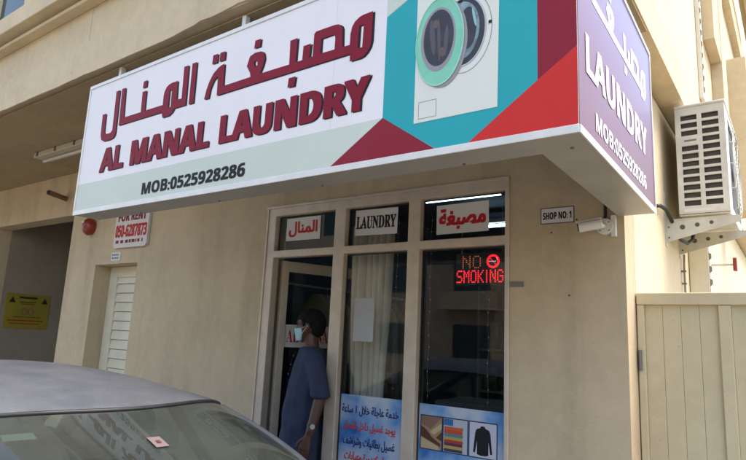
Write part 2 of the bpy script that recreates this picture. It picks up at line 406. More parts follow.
# passage at the left
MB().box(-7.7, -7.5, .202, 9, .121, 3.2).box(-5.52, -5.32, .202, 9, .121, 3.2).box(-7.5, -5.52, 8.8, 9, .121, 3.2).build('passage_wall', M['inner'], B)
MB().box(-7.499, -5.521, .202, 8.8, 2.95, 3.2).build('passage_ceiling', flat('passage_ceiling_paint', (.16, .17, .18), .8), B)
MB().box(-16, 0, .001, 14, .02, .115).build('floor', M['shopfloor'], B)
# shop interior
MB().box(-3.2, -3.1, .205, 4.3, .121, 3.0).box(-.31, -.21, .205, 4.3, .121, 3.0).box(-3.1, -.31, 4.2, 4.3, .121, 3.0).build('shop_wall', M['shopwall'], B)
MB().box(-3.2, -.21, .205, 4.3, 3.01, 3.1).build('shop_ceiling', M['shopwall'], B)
# louvre door in its recess
D = thing('louvre_door'); D.parent = B
MB().box(-4.97, -4.83, .165, .198, .121, 2.178).box(-4.42, -4.242, .165, .198, .121, 2.178).box(-4.83, -4.42, .165, .198, 2.07, 2.178).build('frame', M['doorwood'], D, bevel=.006)
mb = MB(); z = .2
while z < 2.05:
    mb.add([(-4.83, .172, z), (-4.42, .172, z), (-4.42, .186, z+.083), (-4.83, .186, z+.083), (-4.83, .179, z-.004), (-4.42, .179, z-.004), (-4.42, .193, z+.079), (-4.83, .193, z+.079)],
           [(0, 1, 2, 3), (4, 7, 6, 5), (0, 4, 5, 1), (3, 2, 6, 7), (0, 3, 7, 4), (1, 5, 6, 2)]); z += .0905
mb.build('louvre_blades', M['doorwood'], D)
MB().box(-4.96, -4.25, .1985, .2, .122, 2.17).build('backing', M['dark'], D)
# shop front: frame, panes, open door leaf
F = thing('shop_front'); F.parent = B
mb = MB(); holed(mb, [-2.549, -.606], [.121, 2.539], [(-2.455, -1.88, .121, 2.145), (-1.785, -1.277, .19, 2.145), (-1.19, -.632, .19, 2.145), (-2.455, -1.88, 2.198, 2.459), (-1.785, -1.277, 2.198, 2.459), (-1.19, -.632, 2.198, 2.459)], -.012, .05)
mb.build('frame', M['alu'], F, bevel=.005)
mb = MB()
mb.box(-2.549, -.606, -.020, -.0125, 2.517, 2.536).box(-2.546, -2.53, -.020, -.0125, .13, 2.516)
mb.build('frame_bead', M['alu'], F, bevel=.002)
for a, b, c, d in ((-1.785, -1.277, .19, 2.145), (-1.19, -.632, .19, 2.145), (-2.455, -1.88, 2.198, 2.459), (-1.785, -1.277, 2.198, 2.459), (-1.19, -.632, 2.198, 2.459)):
    MB().quad((a, .04, c), (b, .04, c), (b, .04, d), (a, .04, d)).build('pane', M['glass'], F)
    g = MB(); holed(g, [a, b], [c, d], [(a+.008, b-.008, c+.008, d-.008)], .03, .038); g.build('gasket', M['black'], F)
# door leaf, hinged at the left jamb and swung into the shop
hinge = Vector((-2.448, .078, 0)); end = Vector((-2.20, .76, 0))
L = thing('glass_door'); L.parent = B
u = (end-hinge).normalized(); pl = Plane(hinge, u, (0, 0, 1)); W = (end-hinge).length
mb = MB(); holed(mb, [0, W], [.14, 2.135], [(.055, W-.06, .26, 2.055)], -.02, .02)
mb.v = [tuple(pl.P(x, z_, -y)) for x, y, z_ in mb.v]
mb.build('frame', M['alu'], L, bevel=.003)
MB().quad(*[pl.P(*q) for q in ((.05, .25), (W-.055, .25), (W-.055, 2.06), (.05, 2.06))]).build('pane', M['leafglass'], L)
mb = MB(); mb.tube([pl.P(W-.03, 1.0, .02), pl.P(W-.03, 1.0, .06), pl.P(W-.03, 1.3, .06), pl.P(W-.03, 1.3, .02)], .011); mb.build('handle', M['alu'], L, smooth=True)
st = thing('door_sticker', 'white sticker lettered AL in red on the open glass door behind the person', 'sticker', pl.P(.1, 1.5, .004))
MB().quad(*[pl.P(a, b, .003) for a, b in ((.062, 1.50), (.50, 1.50), (.50, 1.665), (.062, 1.665))]).build('sheet', M['paper'], st)
text('lettering', serif('AL MANAL'), M['redink'], pl, (.075, 1.535, .48, 1.63), .0045, st)

# ------------------------------------------------------------------ main sign
SG = thing('shop_sign', 'long white and teal sign box with crimson laundry lettering, wrapping round the shop corner', 'sign', (-1.37, -1.29, 2.254))
yf, zb, zt = -1.29, 2.254, 3.09; k = (.165-.142)/1.287
xb = .142                       # back end of the side box
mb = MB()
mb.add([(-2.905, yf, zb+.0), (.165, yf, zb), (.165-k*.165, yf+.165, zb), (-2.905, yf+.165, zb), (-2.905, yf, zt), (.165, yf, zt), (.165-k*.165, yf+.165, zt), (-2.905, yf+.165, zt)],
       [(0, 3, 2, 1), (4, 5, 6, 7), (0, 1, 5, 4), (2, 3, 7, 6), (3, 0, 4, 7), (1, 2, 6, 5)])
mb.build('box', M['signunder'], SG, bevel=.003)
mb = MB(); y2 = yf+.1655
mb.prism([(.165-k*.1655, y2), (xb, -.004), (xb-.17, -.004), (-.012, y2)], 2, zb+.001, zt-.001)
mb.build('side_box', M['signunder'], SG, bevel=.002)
# frame strips
mb = MB()
mb.box(-2.906, .166, yf-.006, yf-.0005, zb-.004, zb+.024).box(-2.906, .166, yf-.006, yf-.0005, zt-.018, zt+.004).box(-2.908, -2.892, yf-.0055, yf-.0005, zb+.0245, zt-.0185)
mb.build('frame', M['signframe'], SG, bevel=.002)
spl = Plane((.1655, yf, 0), (xb-.165, 1.287, 0), (0, 0, 1)); LS = Vector((xb-.165, 1.287, 0)).length
for nm, a, b, c, d in (('frame', -.004, LS, zb-.004, zb+.022), ('frame', -.004, LS, zt-.014, zt+.004), ('frame', LS-.012, LS+.001, zb+.0225, zt-.0145)):
    mb = MB(); mb.box(a, b, .0005, .006, c, d); mb.v = [tuple(spl.P(x, z_, y)) for x, y, z_ in mb.v]
    mb.build(nm, M['signframe'], SG)
pf = xz(yf)
loops('front_face', M['white'], pf, [rect(-2.892, .1645, zb+.0245, zt-.0185)], .001, SG)
loops('joint_line', flat('joint_grey', (.66, .65, .66)), pf, [rect(-.853, -.8505, zb+.0245, zt-.0185)], .00135, SG)
loops('pale_band', M['pale'], pf, [[(-2.892, zb+.0245), (-.84, zb+.0245), (-.5845, 2.441), (-2.892, 2.443)]], .0016, SG)
loops('hexagon', M['teal'], pf, [[(-.585, 2.441), (-.345, zb+.0245), (-.215, zb+.0245), (.035, 2.453), (.035, 2.867), (-.275, 3.012), (-.585, 2.867)]], .0016, SG)
loops('triangle', M['maroon'], pf, [[(-.584, 2.4405), (-.838, zb+.0245), (-.347, zb+.0245)]], .0022, SG)
loops('red_wedge', M['red'], pf, [[(.035, 2.453), (.1645, 2.541), (.1645, zb+.0245), (-.213, zb+.0245)]], .0022, SG)
loops('side_wedge', M['maroon'], pf, [[(.0355, 2.454), (.1645, 2.542), (.1645, zt-.0185), (-.12, zt-.0185), (-.275, 3.013), (.0355, 2.868)]], .0020, SG)
loops('upper_wedge', M['pale'], pf, [[(-.5855, 2.868), (-.276, 3.0135), (-.43, zt-.0185), (-.585, zt-.0185)]], .0018, SG)
# printed picture of a front-loading machine
W_ = thing('machine_picture'); W_.parent = SG
loops('machine_body', M['offwhite'], pf, [[(-.44, 2.389), (-.105, 2.389), (-.10, 2.93), (-.44, 2.93)]], .0028, W_)
def outline(a, b, c, d, t): return [rect(a, b, c, d), rect(a+t, b-t, c+t, d-t)]
loops('drawer_outline', M['greyprint'], pf, outline(-.421, -.344, 2.402, 2.469, .0022), .0034, W_)
loops('door_collar', M['greyprint'], pf, [ell(-.238, 2.70, .112, .158), ell(-.238, 2.70, .109, .155)], .0033, W_)
loops('opening', M['darkprint'], pf, [ell(-.243, 2.705, .094, .137)], .0034, W_)
loops('drum', M['steelprint'], pf, [ell(-.250, 2.71, .075, .115)], .0040, W_)
loops('drum_hole', M['darkprint'], pf, [ell(-.222, 2.715, .035, .082)], .0045, W_)
for q in [ell(-.283, 2.735, .010, .055, rot=-.25), ell(-.274, 2.655, .008, .03, rot=.35), ell(-.196, 2.75, .005, .04, rot=.2)]: loops('drum_gleam', flat('teal_sheen_print', (.30, .52, .52)), pf, [q], .0048, W_)
loops('drum_rim', flat('pale_steel_print', (.46, .52, .54)), pf, [ell(-.243, 2.705, .094, .137), ell(-.243, 2.705, .089, .131)], .0043, W_)
for q in [rect(-.262, -.246, 2.822, 2.834), rect(-.262, -.246, 2.578, 2.59)]: loops('hinge_print', M['ink'], pf, [q], .0046, W_)
loops('latch', M['ink'], pf, [rect(-.14, -.128, 2.706, 2.718)], .0048, W_)
loops('door_shade', M['greyprint'], pf, [ell(-.323, 2.683, .102, .176)], .0052, W_)
loops('door_ring', M['mint'], pf, [ell(-.337, 2.694, .103, .178)], .0057, W_)
loops('door_rim', M['greyprint'], pf, [ell(-.343, 2.703, .074, .128)], .0062, W_)
loops('door_glass', M['darkprint'], pf, [ell(-.341, 2.708, .064, .113)], .0067, W_)
for q in [ell(-.366, 2.715, .011, .075, rot=.1), ell(-.338, 2.70, .007, .088, rot=.05), ell(-.308, 2.69, .009, .06, rot=-.05)]: loops('door_gleam', flat('dim_gleam_print', (.085, .075, .085)), pf, [q], .0071, W_)
for q in [ell(-.352, 2.765, .013, .018, rot=.3), ell(-.322, 2.645, .012, .02, rot=.2)]: loops('door_gleam', flat('brown_gleam_print', (.12, .085, .07)), pf, [q], .0074, W_)
loops('ring_edge', flat('mint_edge_print', (.34, .70, .54)), pf, [ell(-.337, 2.694, .103, .178), ell(-.338, 2.695, .099, .173)], .0076, W_)
# Arabic lettering, traced stroke by stroke
LAM = [(-2.712, 2.869), (-2.671, 2.869), (-2.664, 2.752), (-2.655, 2.739), (-2.633, 2.732), (-2.597, 2.731), (-2.577, 2.745), (-2.586, 2.994), (-2.545, 2.993), (-2.534, 2.727), (-2.538, 2.708), (-2.555, 2.692), (-2.595, 2.687), (-2.655, 2.688), (-2.69, 2.703), (-2.704, 2.736)]
ALN = [(-2.525, 2.996), (-2.484, 2.995), (-2.466, 2.804), (-2.293, 2.803), (-2.299, 2.927), (-2.258, 2.927), (-2.253, 2.804), (-2.06, 2.803), (-2.05, 2.76), (-2.511, 2.762)]
NDOT = [(-2.299, 2.991), (-2.263, 2.992), (-2.263, 2.95), (-2.302, 2.95)]
MLAM = [(-1.921, 2.988), (-1.881, 2.987), (-1.872, 2.759), (-1.97, 2.760), (-1.985, 2.74), (-2.012, 2.727), (-2.071, 2.726), (-2.085, 2.762), (-2.082, 2.802), (-2.084, 2.855), (-2.079, 2.88), (-2.065, 2.902), (-2.045, 2.913), (-2.02, 2.918), (-1.965, 2.918), (-1.957, 2.807), (-1.915, 2.805)]
MHOLE = [(-2.032, 2.877), (-2.012, 2.877), (-2.006, 2.777), (-2.029, 2.774)]
ALIF = [(-1.851, 2.989), (-1.811, 2.988), (-1.806, 2.757), (-1.847, 2.757)]
TD1 = [(-1.68, 2.991), (-1.641, 2.99), (-1.642, 2.941), (-1.683, 2.942)]
TD2 = [(-1.624, 2.99), (-1.584, 2.989), (-1.584, 2.941), (-1.625, 2.942)]
TGH = [(-1.581, 2.92), (-1.605, 2.918), (-1.63, 2.909), (-1.664, 2.886), (-1.69, 2.85), (-1.707, 2.81), (-1.72, 2.758), (-1.683, 2.755), (-1.674, 2.808), (-1.654, 2.846), (-1.625, 2.863), (-1.62, 2.757), (-1.358, 2.758), (-1.172, 2.757), (-1.177, 2.8), (-1.313, 2.801), (-1.295, 2.838), (-1.287, 2.869), (-1.293, 2.896), (-1.303, 2.91), (-1.32, 2.917), (-1.361, 2.92), (-1.394, 2.91), (-1.411, 2.863), (-1.383, 2.822), (-1.378, 2.8), (-1.576, 2.799)]
GHOLE = [(-1.356, 2.878), (-1.338, 2.87), (-1.335, 2.852), (-1.349, 2.843), (-1.361, 2.867)]
GDOT = [(-1.365, 2.985), (-1.325, 2.984), (-1.327, 2.943), (-1.369, 2.944)]
BSM = [(-1.183, 2.8), (-1.121, 2.799), (-1.125, 2.917), (-1.079, 2.918), (-1.081, 2.8), (-1.041, 2.8), (-1.039, 2.867), (-.994, 2.867), (-.999, 2.802), (-.979, 2.801), (-.978, 2.908), (-.968, 2.917), (-.861, 2.917), (-.838, 2.913), (-.822, 2.901), (-.815, 2.886), (-.811, 2.8), (-.771, 2.799), (-.770, 2.85), (-.763, 2.88), (-.748, 2.90), (-.725, 2.913), (-.706, 2.917), (-.656, 2.918), (-.657, 2.79), (-.663, 2.763), (-.677, 2.742), (-.695, 2.728), (-.712, 2.723), (-.766, 2.723), (-.767, 2.757), (-1.178, 2.757)]
SHOLE = [(-.933, 2.872), (-.866, 2.873), (-.856, 2.866), (-.853, 2.852), (-.854, 2.801), (-.934, 2.803)]
MHOLE2 = [(-.725, 2.871), (-.701, 2.872), (-.704, 2.771), (-.727, 2.771)]
BDOT = [(-1.117, 2.731), (-1.074, 2.731), (-1.080, 2.685), (-1.121, 2.687)]
word1 = [TD1, TD2, GDOT, TGH, GHOLE]; word1b = [BSM, SHOLE, MHOLE2, BDOT]
groups = ([LAM, ALN, NDOT], [MLAM, MHOLE, ALIF], word1, word1b)
def shift(ps, dx, dz): return [[(x+dx, z_+dz) for x, z_ in p] for p in ps]
for i, g in enumerate(groups):
    loops('arabic_shadow', M['ink'], pf, shift(g, .0115, -.006), .0018+.0001*i, SG)
    loops('arabic_lettering', M['letter'], pf, g, .0028+.0001*i, SG)
for s_, a, b in (('AL', -2.667, -2.412), ('MANAL', -2.345, -1.646), ('LAUNDRY', -1.571, -.652)):
    text('lettering_shadow', sans(s_), M['ink'], pf, (a+.0095, 2.4875, b+.0095, 2.6345), .0018, SG, grow=(.009, .004))
    text('lettering', sans(s_), M['letter'], pf, (a, 2.492, b, 2.639), .003, SG, grow=(.009, .004))
text('phone_number', sans('MOB:0525928286'), M['ink'], pf, (-2.188, 2.305, -1.357, 2.372), .0026, SG, grow=(.0028, .0012))
# side face
loops('side_face', M['sideprint_glare'], spl, [rect(.004, LS-.012, zb+.0225, zt-.0145)], .001, SG)
M['sidewhite'] = mat('white_vinyl', (.82, .82, .86), .35)
kx = .96/1.07
def onside(ps): return [[(.08+(x+1.721)*1.0, 2.805+(z_-2.778)*.78) for x, z_ in p] for p in ps]
for g in (word1, word1b): loops('side_arabic_lettering', M['sidewhite'], spl, onside(g), .0022 if g is word1 else .0024, SG)
text('side_lettering', sans('LAUNDRY'), M['sidewhite'], spl, (.085, 2.485, 1.118, 2.628), .0028, SG, grow=(.0035, .0015))
text('side_phone_number', sans('MOB:0525928286'), M['sidewhite'], spl, (.195, 2.318, 1.068, 2.385), .0022, SG, grow=(.0006, .0004))
for x in (-2.72, -1.56, -.4):
    MB().box(x-.014, x+.014, -1.215, -1.187, zt+.001, 3.2155).build('post', M['signframe'], SG)
for x in (-2.4, -1.7, -1.0, -.3, .1): MB().cyl((x, yf+.14, zb-.0045), (x, yf+.14, zb+.001), .006, 8).build('screw', M['plate'], SG)
# ------------------------------------------------------------------ paper signs in the transoms
def paper_sign(label, a, b, c, d, tx, m, tilt=0, fat=0, inset=(.08, .16)):
    p = Plane(((a+b)/2, .034, (c+d)/2), (math.cos(tilt), 0, math.sin(tilt)), (-math.sin(tilt), 0, math.cos(tilt)))
    t = thing('paper_sign', label, 'sign', p.P(0, -(d-c)/2), 0, 'paper signs in the transom windows')
    hw, hh = (b-a)/2, (d-c)/2
    loops('sheet', M['paper'], p, [rect(-hw, hw, -hh, hh)], 0, t)
    text('lettering', tx, m, p, (-hw+2*hw*inset[0], -hh+2*hh*inset[1], hw-2*hw*inset[0], hh-2*hh*inset[1]), .0008, t, grow=(fat, fat*.7))
paper_sign('white paper with red Arabic word al-manal in the transom over the door', -2.385, -2.05, 2.272, 2.442, arabic('المنال'), M['redink'], .0, .0045)
paper_sign('white paper reading LAUNDRY in black serif capitals in the middle transom', -1.735, -1.388, 2.268, 2.444, serif('LAUNDRY'), M['ink'], -.015, .0022, (.03, .25))
paper_sign('largest white paper with red Arabic word for laundry in the right transom', -1.098, -.75, 2.238, 2.420, arabic('مصبغة'), M['redink'], .01, .006, (.05, .14))

# LED no smoking sign
LED = thing('led_sign', 'lit red LED NO SMOKING sign hanging inside the right shop window', 'led sign', (-.82, .085, 1.93))
MB().box(-.985, -.655, .088, .1, 1.93, 2.12).build('panel', M['dark'], LED)
for x in (-.95, -.69): MB().cyl((x, .094, 2.12), (x, .094, 2.44), .0012, 5).build('hanging_wire', M['bead'], LED)
G5 = {'N': '10001 11001 10101 10101 10011 10001 10001', 'O': '01110 10001 10001 10001 10001 10001 01110', 'S': '01111 10000 10000 01110 00001 00001 11110',
 'M': '10001 11011 10101 10101 10001 10001 10001', 'K': '10001 10010 10100 11000 10100 10010 10001', 'I': '010 010 010 010 010 010 010', 'G': '01110 10001 10000 10111 10001 10001 01110'}
def dots(word, x0, x1, z0, z1, r, m, name):
    cols = []
    for c in word:
        g = G5[c].split(); cols += [[g[j][i] for j in range(7)] for i in range(len(g[0]))]+[['0']*7]
    cols.pop(); n = len(cols); mb = MB()
    for i, cl in enumerate(cols):
        for j, v in enumerate(cl):
            if v == '1': mb.disc((x0+(x1-x0)*i/(n-1), .0865, z1-(z1-z0)*j/6), (1, 0, 0), (0, 0, 1), r, r, 8)
    mb.build(name, m, LED)
dots('NO', -.938, -.826, 2.033, 2.10, .0036, M['leddim'], 'no_dots')
dots('SMOKING', -.976, -.684, 1.948, 2.014, .0047, M['led'], 'smoking_dots')
mb = MB()
for k in range(26):
    t = 2*math.pi*k/26
    for r in (.038, .031): mb.disc((-.745+r*math.cos(t), .0865, 2.067+r*math.sin(t)), (1, 0, 0), (0, 0, 1), .004, .004, 8)
for k in range(-3, 4): mb.disc((-.745+.0075*k, .0865, 2.067-.0075*k), (1, 0, 0), (0, 0, 1), .0035, .0035, 8)
mb.build('ban_circle', M['led'], LED)
mb = MB()
for k in range(-4, 4): mb.disc((-.745+.006*k, .086, 2.067), (1, 0, 0), (0, 0, 1), .0028, .0028, 8)
mb.disc((-.719, .086, 2.077), (1, 0, 0), (0, 0, 1), .003, .003, 8).disc((-.721, .086, 2.086), (1, 0, 0), (0, 0, 1), .003, .003, 8)
mb.build('cigarette_dots', M['ledwhite'], LED)

# ------------------------------------------------------------------ posters on the lower panes
po = thing('service_poster', 'blue cloud poster with navy and red Arabic price lines on the middle pane', 'poster', (-1.53, .036, .2))
pp = xz(.036)
loops('sheet', M['cloud'], pp, [[(-1.78, .2), (-1.282, .2), (-1.282, 1.236), (-1.78, 1.232)]], 0, po)
for s_, m, a, b, c, d in (('خدمة عاجلة خلال 1 ساعة', 'navyink', -1.765, -1.325, 1.105, 1.172), ('يوجد غسيل داخل المحل', 'bluered', -1.745, -1.345, 1.012, 1.074),
                     ('غسيل بطانيات وشراشف', 'navyink', -1.745, -1.345, .915, .982), ('غسيل كندورة وعبايات', 'bluered', -1.73, -1.345, .825, .89)):
    text('arabic_line', arabic(s_), M[m], pp, (a, c, b, d), .0008, po, grow=(.0022, .0012))
po = thing('picture_poster', 'blue cloud poster with three pictures of fabrics and a black top on the right pane', 'poster', (-.91, .036, .2))
loops('sheet', M['cloud'], pp, [[(-1.187, .2), (-.635, .2), (-.635, 1.232), (-1.187, 1.232)]], 0, po)
def picture(a, b, c, d):
    t = thing('picture'); t.parent = po; t.location = (0, 0, 0)
    loops('border', flat('picture_border', (.012, .03, .10)), pp, [rect(a-.006, b+.006, c-.006, d+.006)], .0008, t)
    return t
t = picture(-1.165, -1.028, .985, 1.165)
loops('ground', flat('tan_print', (.36, .22, .12)), pp, [rect(-1.165, -1.028, .985, 1.165)], .0014, t)
loops('pale_fold', flat('cream_print', (.50, .40, .24)), pp, [[(-1.165, .985), (-1.04, .985), (-1.05, 1.005), (-1.165, 1.045)], [(-1.105, 1.08), (-1.028, 1.135), (-1.028, 1.10), (-1.08, 1.065)]], .0019, t)
loops('dark_fold', flat('brown_print', (.10, .035, .025)), pp, [[(-1.165, 1.11), (-1.13, 1.09), (-1.09, 1.05), (-1.035, 1.02), (-1.035, 1.003), (-1.165, 1.05)], [(-1.065, 1.05), (-1.028, 1.085), (-1.028, 1.035)]], .0022, t)
loops('brown_roll', flat('taupe_print', (.22, .13, .09)), pp, [[(-1.165, 1.12), (-1.10, 1.095), (-1.028, 1.165), (-1.165, 1.165)]], .0022, t)
t = picture(-1.016, -.866, .985, 1.165)
loops('ground', flat('grey_blue_print', (.42, .46, .52)), pp, [rect(-1.016, -.866, .985, 1.165)], .0014, t)
loops('window_print', flat('blue_print', (.03, .14, .36)), pp, [rect(-1.014, -.955, 1.128, 1.163)], .0019, t)
cols = [(.05, .05, .09), (.46, .34, .10), (.12, .03, .07), (.40, .05, .03), (.44, .33, .07), (.05, .22, .30), (.50, .07, .03), (.52, .10, .05)]
for i, c in enumerate(cols):
    hh = .016 if i < 6 else .019
    z0 = .987+.0162*i if i < 6 else .987+.0162*6+.019*(i-6)
    loops('folded_cloth_print', flat('cloth_print_%d' % i, c), pp, [rrect(-1.012, -.895+.003*(i % 2), z0, z0+hh, .005)], .002, t)
t = picture(-.852, -.692, .985, 1.165)
loops('ground', flat('lavender_print', (.52, .52, .62)), pp, [rect(-.852, -.692, .985, 1.165)], .0014, t)
loops('top_print', M['ink'], pp, [[(-.783, 1.148), (-.762, 1.148), (-.757, 1.138), (-.735, 1.13), (-.727, 1.11), (-.716, 1.01), (-.727, 1.005), (-.738, 1.07), (-.738, 1.0), (-.758, .994), (-.785, .994), (-.806, 1.0), (-.806, 1.07), (-.818, 1.005), (-.829, 1.01), (-.818, 1.11), (-.81, 1.13), (-.788, 1.138)]], .002, t)

# white paper notice on the middle pane, and fairy-light strings
t = tag(MB().box(-1.713, -1.55, .0415, .0445, 1.572, 1.851).build('paper_notice', M['paper'], loc=(-1.655, .042, 1.575)), 'blank white paper sheet taped inside the middle shop pane', 'notice')
def string_light(x, y, z0, z1, label):
    t = thing('string_light', label, 'string light', (x, y, z1), 0, 'strings of small bulbs inside the shop windows')
    n = int((z1-z0)/.07); pts = [(x+.004*math.sin(k*1.7), y, z1-(z1-z0)*k/n) for k in range(n+1)]
    MB().tube(pts, .0011, 5).build('wire', M['plate'], t)
    for p in pts[1:]:
        MB().tube([(p[0], p[1], p[2]-.004), p, (p[0], p[1], p[2]+.006)], [.0012, .0032, .0012], 6).build('bulb', M['bead'], t)
string_light(-1.20, .15, .9, 2.43, 'string of small bulbs just right of the second mullion')
string_light(-.80, .15, .9, 1.92, 'string of small bulbs hanging below the LED sign')
string_light(-1.455, .15, 1.0, 2.43, 'string of small bulbs at the right side of the middle pane')
string_light(-1.745, .20, 1.0, 2.43, 'string of small bulbs in front of the left edge of the curtain')
# curtain: pleated drape inside the middle window
rows = []
for j in range(30):
    z = .3+2.1*j/29; r_ = []; tie = 1-.16*math.exp(-((z-1.15)/.5)**2)
    for i in range(110):
        s_ = i/109; ph = s_*38+3.2*mnoise.noise(Vector((s_*3.1, 0, 2)))+.5*math.sin(z*1.7+s_*4)
        x = -1.97+.36*(.5+(s_-.5)*tie)+.008*math.cos(ph)
        r_.append((x, .30+.030*math.sin(ph)*(.6+.4*mnoise.noise(Vector((s_*7, z*.7, 5))))+.015*math.sin(s_*11+z), z))
    rows.append(r_)
CU = MB().grid(rows).build('curtain', M['curtain'], loc=(-1.79, .3, .3), smooth=True)
CU.modifiers.new('solid', 'SOLIDIFY').thickness = .003
tag(CU, 'cream pleated curtain hanging inside the middle shop window', 'curtain')

# shop fittings dimly seen through the glass
for lab, x0, x1, y, z in (('lit fluorescent tube nearest the shop glass, across the right transom', -2.00, -1.27, 1.40, 2.835), ('lit fluorescent tube deeper inside the shop, lower in the right transom', -2.25, -1.35, 2.68, 2.84)):
    t = thing('fluorescent_light', lab, 'light', (x0, y, z+.08), 0, 'tube lights inside the shop')
    MB().box(x0-.03, x1+.03, y-.03, y+.03, z+.03, z+.07).build('batten', M['fixture'], t)
    for xx in (x0+.15, x1-.15): MB().cyl((xx, y, z+.07), (xx, y, 3.009), .006, 8).build('hanger', M['fixture'], t)
    MB().cyl((x0, y, z), (x1, y, z), .016, 12).build('tube', M['tube'], t, smooth=True)
    MB().box(x0-.03, x0, y-.02, y+.02, z-.018, z+.0295).build('holder', M['fixture'], t); MB().box(x1, x1+.03, y-.02, y+.02, z-.018, z+.0295).build('holder', M['fixture'], t)
t = thing('shelf_rack', 'dim shelf rack of folded laundry against the back wall inside the shop', 'shelf', (-1.4, 4.0, .12))
mb = MB()
for z in (.5, 1.0, 1.5, 2.0): mb.box(-2.6, -.5, 3.75, 4.18, z, z+.03)
for x in (-2.62, -1.56, -.5): mb.box(x, x+.03, 3.75, 4.18, .121, 2.3)
mb.build('frame', M['machine'], t)
random.seed(3)
for z in (.53, 1.03, 1.53, 2.03):
    x = -2.55
    while x < -.7:
        wd = random.uniform(.16, .3); hh = random.uniform(.1, .33); MB().box(x, x+wd, 3.8, 4.12, z+.002, z+hh).build('folded_laundry', M['cardboard'], t, bevel=.01); x += wd+random.uniform(.02, .15)
t = thing('clothes_rail', 'rail of hanging garments along the left wall inside the shop', 'clothes rail', (-2.85, 1.2, .12))
mb = MB(); mb.tube([(-2.85, .45, .121), (-2.85, .45, 2.02), (-2.85, 2.4, 2.02), (-2.85, 2.4, .121)], .014, 8); mb.build('rail', M['fixture'], t)
random.seed(21); y = .95
gcols = [(.34, .28, .19), (.42, .40, .36), (.20, .16, .12), (.38, .33, .24), (.10, .11, .14), (.45, .43, .40), (.26, .2, .14), (.36, .31, .22), (.15, .14, .16)]
for i in range(13):
    hh = random.uniform(.75, 1.15); wd = random.uniform(.17, .22); th = .025; rows = []
    for j in range(9):
        q = j/8; z = 1.96-hh*q; w2 = wd*(.25+.75*min(1, q*6))*(1+.12*q)
        rows.append([(-2.85+w2*math.cos(2*math.pi*k/16), y+(th+.012*q)*math.sin(2*math.pi*k/16)+.008*math.sin(k*2.3+q*3)*q, z) for k in range(16)])
    MB().grid(rows, True).build('garment', flat('garment_cloth_%d' % (i % 9), gcols[i % 9], .9), t, smooth=True); y += random.uniform(.07, .12)
t = thing('counter', 'dark service counter inside the shop', 'counter', (-1.3, 1.9, .12))
MB().box(-1.9, -.5, 1.6, 2.1, .121, 1.05).build('base', M['shopwall'], t)
MB().box(-1.95, -.45, 1.55, 2.15, 1.052, 1.09).build('top', M['machine'], t, bevel=.005)

# ------------------------------------------------------------------ small things on the facade
t = thing('number_plate', 'small white plate reading SHOP NO: 1 beside the security camera', 'plate', (-.337, -.002, 2.244))
loops('border', flat('plate_border', (.10, .10, .13)), xz(-.002), [rect(-.428, -.247, 2.243, 2.332)], .0004, t)
loops('sheet', M['paper'], xz(-.002), [rect(-.423, -.252, 2.248, 2.327)], .001, t)
text('lettering', sans('SHOP NO: 1'), M['ink'], xz(-.002), (-.415, 2.267, -.261, 2.306), .0016, t, grow=(.0008, .0004))
MB().box(-.428, -.247, -.002, -.0004, 2.243, 2.332).build('backing', M['plate'], t)
tag(MB().box(-.60, -.525, -.004, -.0005, 1.907, 1.937).build('metal_plate', M['plate'], loc=(-.56, -.002, 1.907)), 'small plain grey metal plate on the wall right of the LED sign', 'plate')
t = thing('security_camera', 'small white bullet security camera pointing left under the sign corner', 'camera', (-.09, -.005, 2.2))
MB().cyl((-.088, -.001, 2.203), (-.088, -.035, 2.203), .042, 24).build('base', M['camwhite'], t, smooth=False, bevel=.004)
MB().box(-.06, -.035, -.03, -.001, 2.15, 2.26).build('junction_box', M['camwhite'], t, bevel=.004)
MB().tube([(-.09, -.034, 2.203), (-.095, -.07, 2.203), (-.108, -.082, 2.202)], .013, 10).build('arm', M['camwhite'], t, smooth=True)
a, b = Vector((-.085, -.09, 2.207)), Vector((-.19, -.125, 2.187)); d = (b-a).normalized()
MB().tube([a, a+d*.004, b-d*.002, b], [.022, .026, .026, .0255], 20).build('body', M['camwhite'], t, smooth=True, auto=True)
MB().cyl(b+d*.0004, b+d*.004, .021, 20).build('lens', M['black'], t)
MB().tube([b-d*.11+Vector((0, 0, .029)), b+d*.012+Vector((0, 0, .029))], .004, 8).build('sunshield', M['camwhite'], t)
for k in range(4):
    aa = R(45+90*k); MB().cyl((-.088+.03*math.cos(aa), -.0352, 2.203+.03*math.sin(aa)), (-.088+.03*math.cos(aa), -.0365, 2.203+.03*math.sin(aa)), .004, 8).build('screw', M['plate'], t)
tag(MB().tube([(-.088, -.012, 2.32), (-.088, -.012, 2.26), (-.090, -.02, 2.24)], .008, 8).build('camera_cable', M['black'], loc=(-.088, -.012, 2.24)), 'short black cable running up from the security camera to the sign', 'cable')
for x, z in ((-.235, 2.255), (-.37, 2.195), (-.215, 2.19), (-.28, 1.86)): MB().disc((x, -.0015, z), (1, 0, 0), (0, 0, 1), .005, .005, 8).build('screw_hole', M['dark'], B)
t = thing('alarm_bell', 'red fire alarm sounder on the wall under the left end of the sign', 'alarm', (-5.13, -.002, 2.5))
MB().cyl((-5.13, -.001, 2.575), (-5.13, -.03, 2.575), .082, 24).build('base', M['bellred'], t)
mb = MB(); rows = []
for i in range(9):
    q = i/8*math.pi/2; rows.append([(-5.13+(.075*math.cos(q)+.002)*math.cos(2*math.pi*k/24), -.03-.07*math.sin(q), 2.575+(.088*math.cos(q)+.002)*math.sin(2*math.pi*k/24)) for k in range(24)])
mb.grid(rows, True).build('dome', M['bellred'], t, smooth=True)
MB().box(-5.15, -5.11, -.108, -.1, 2.6, 2.62).build('lens', M['ledwhite'] if False else M['paper'], t)
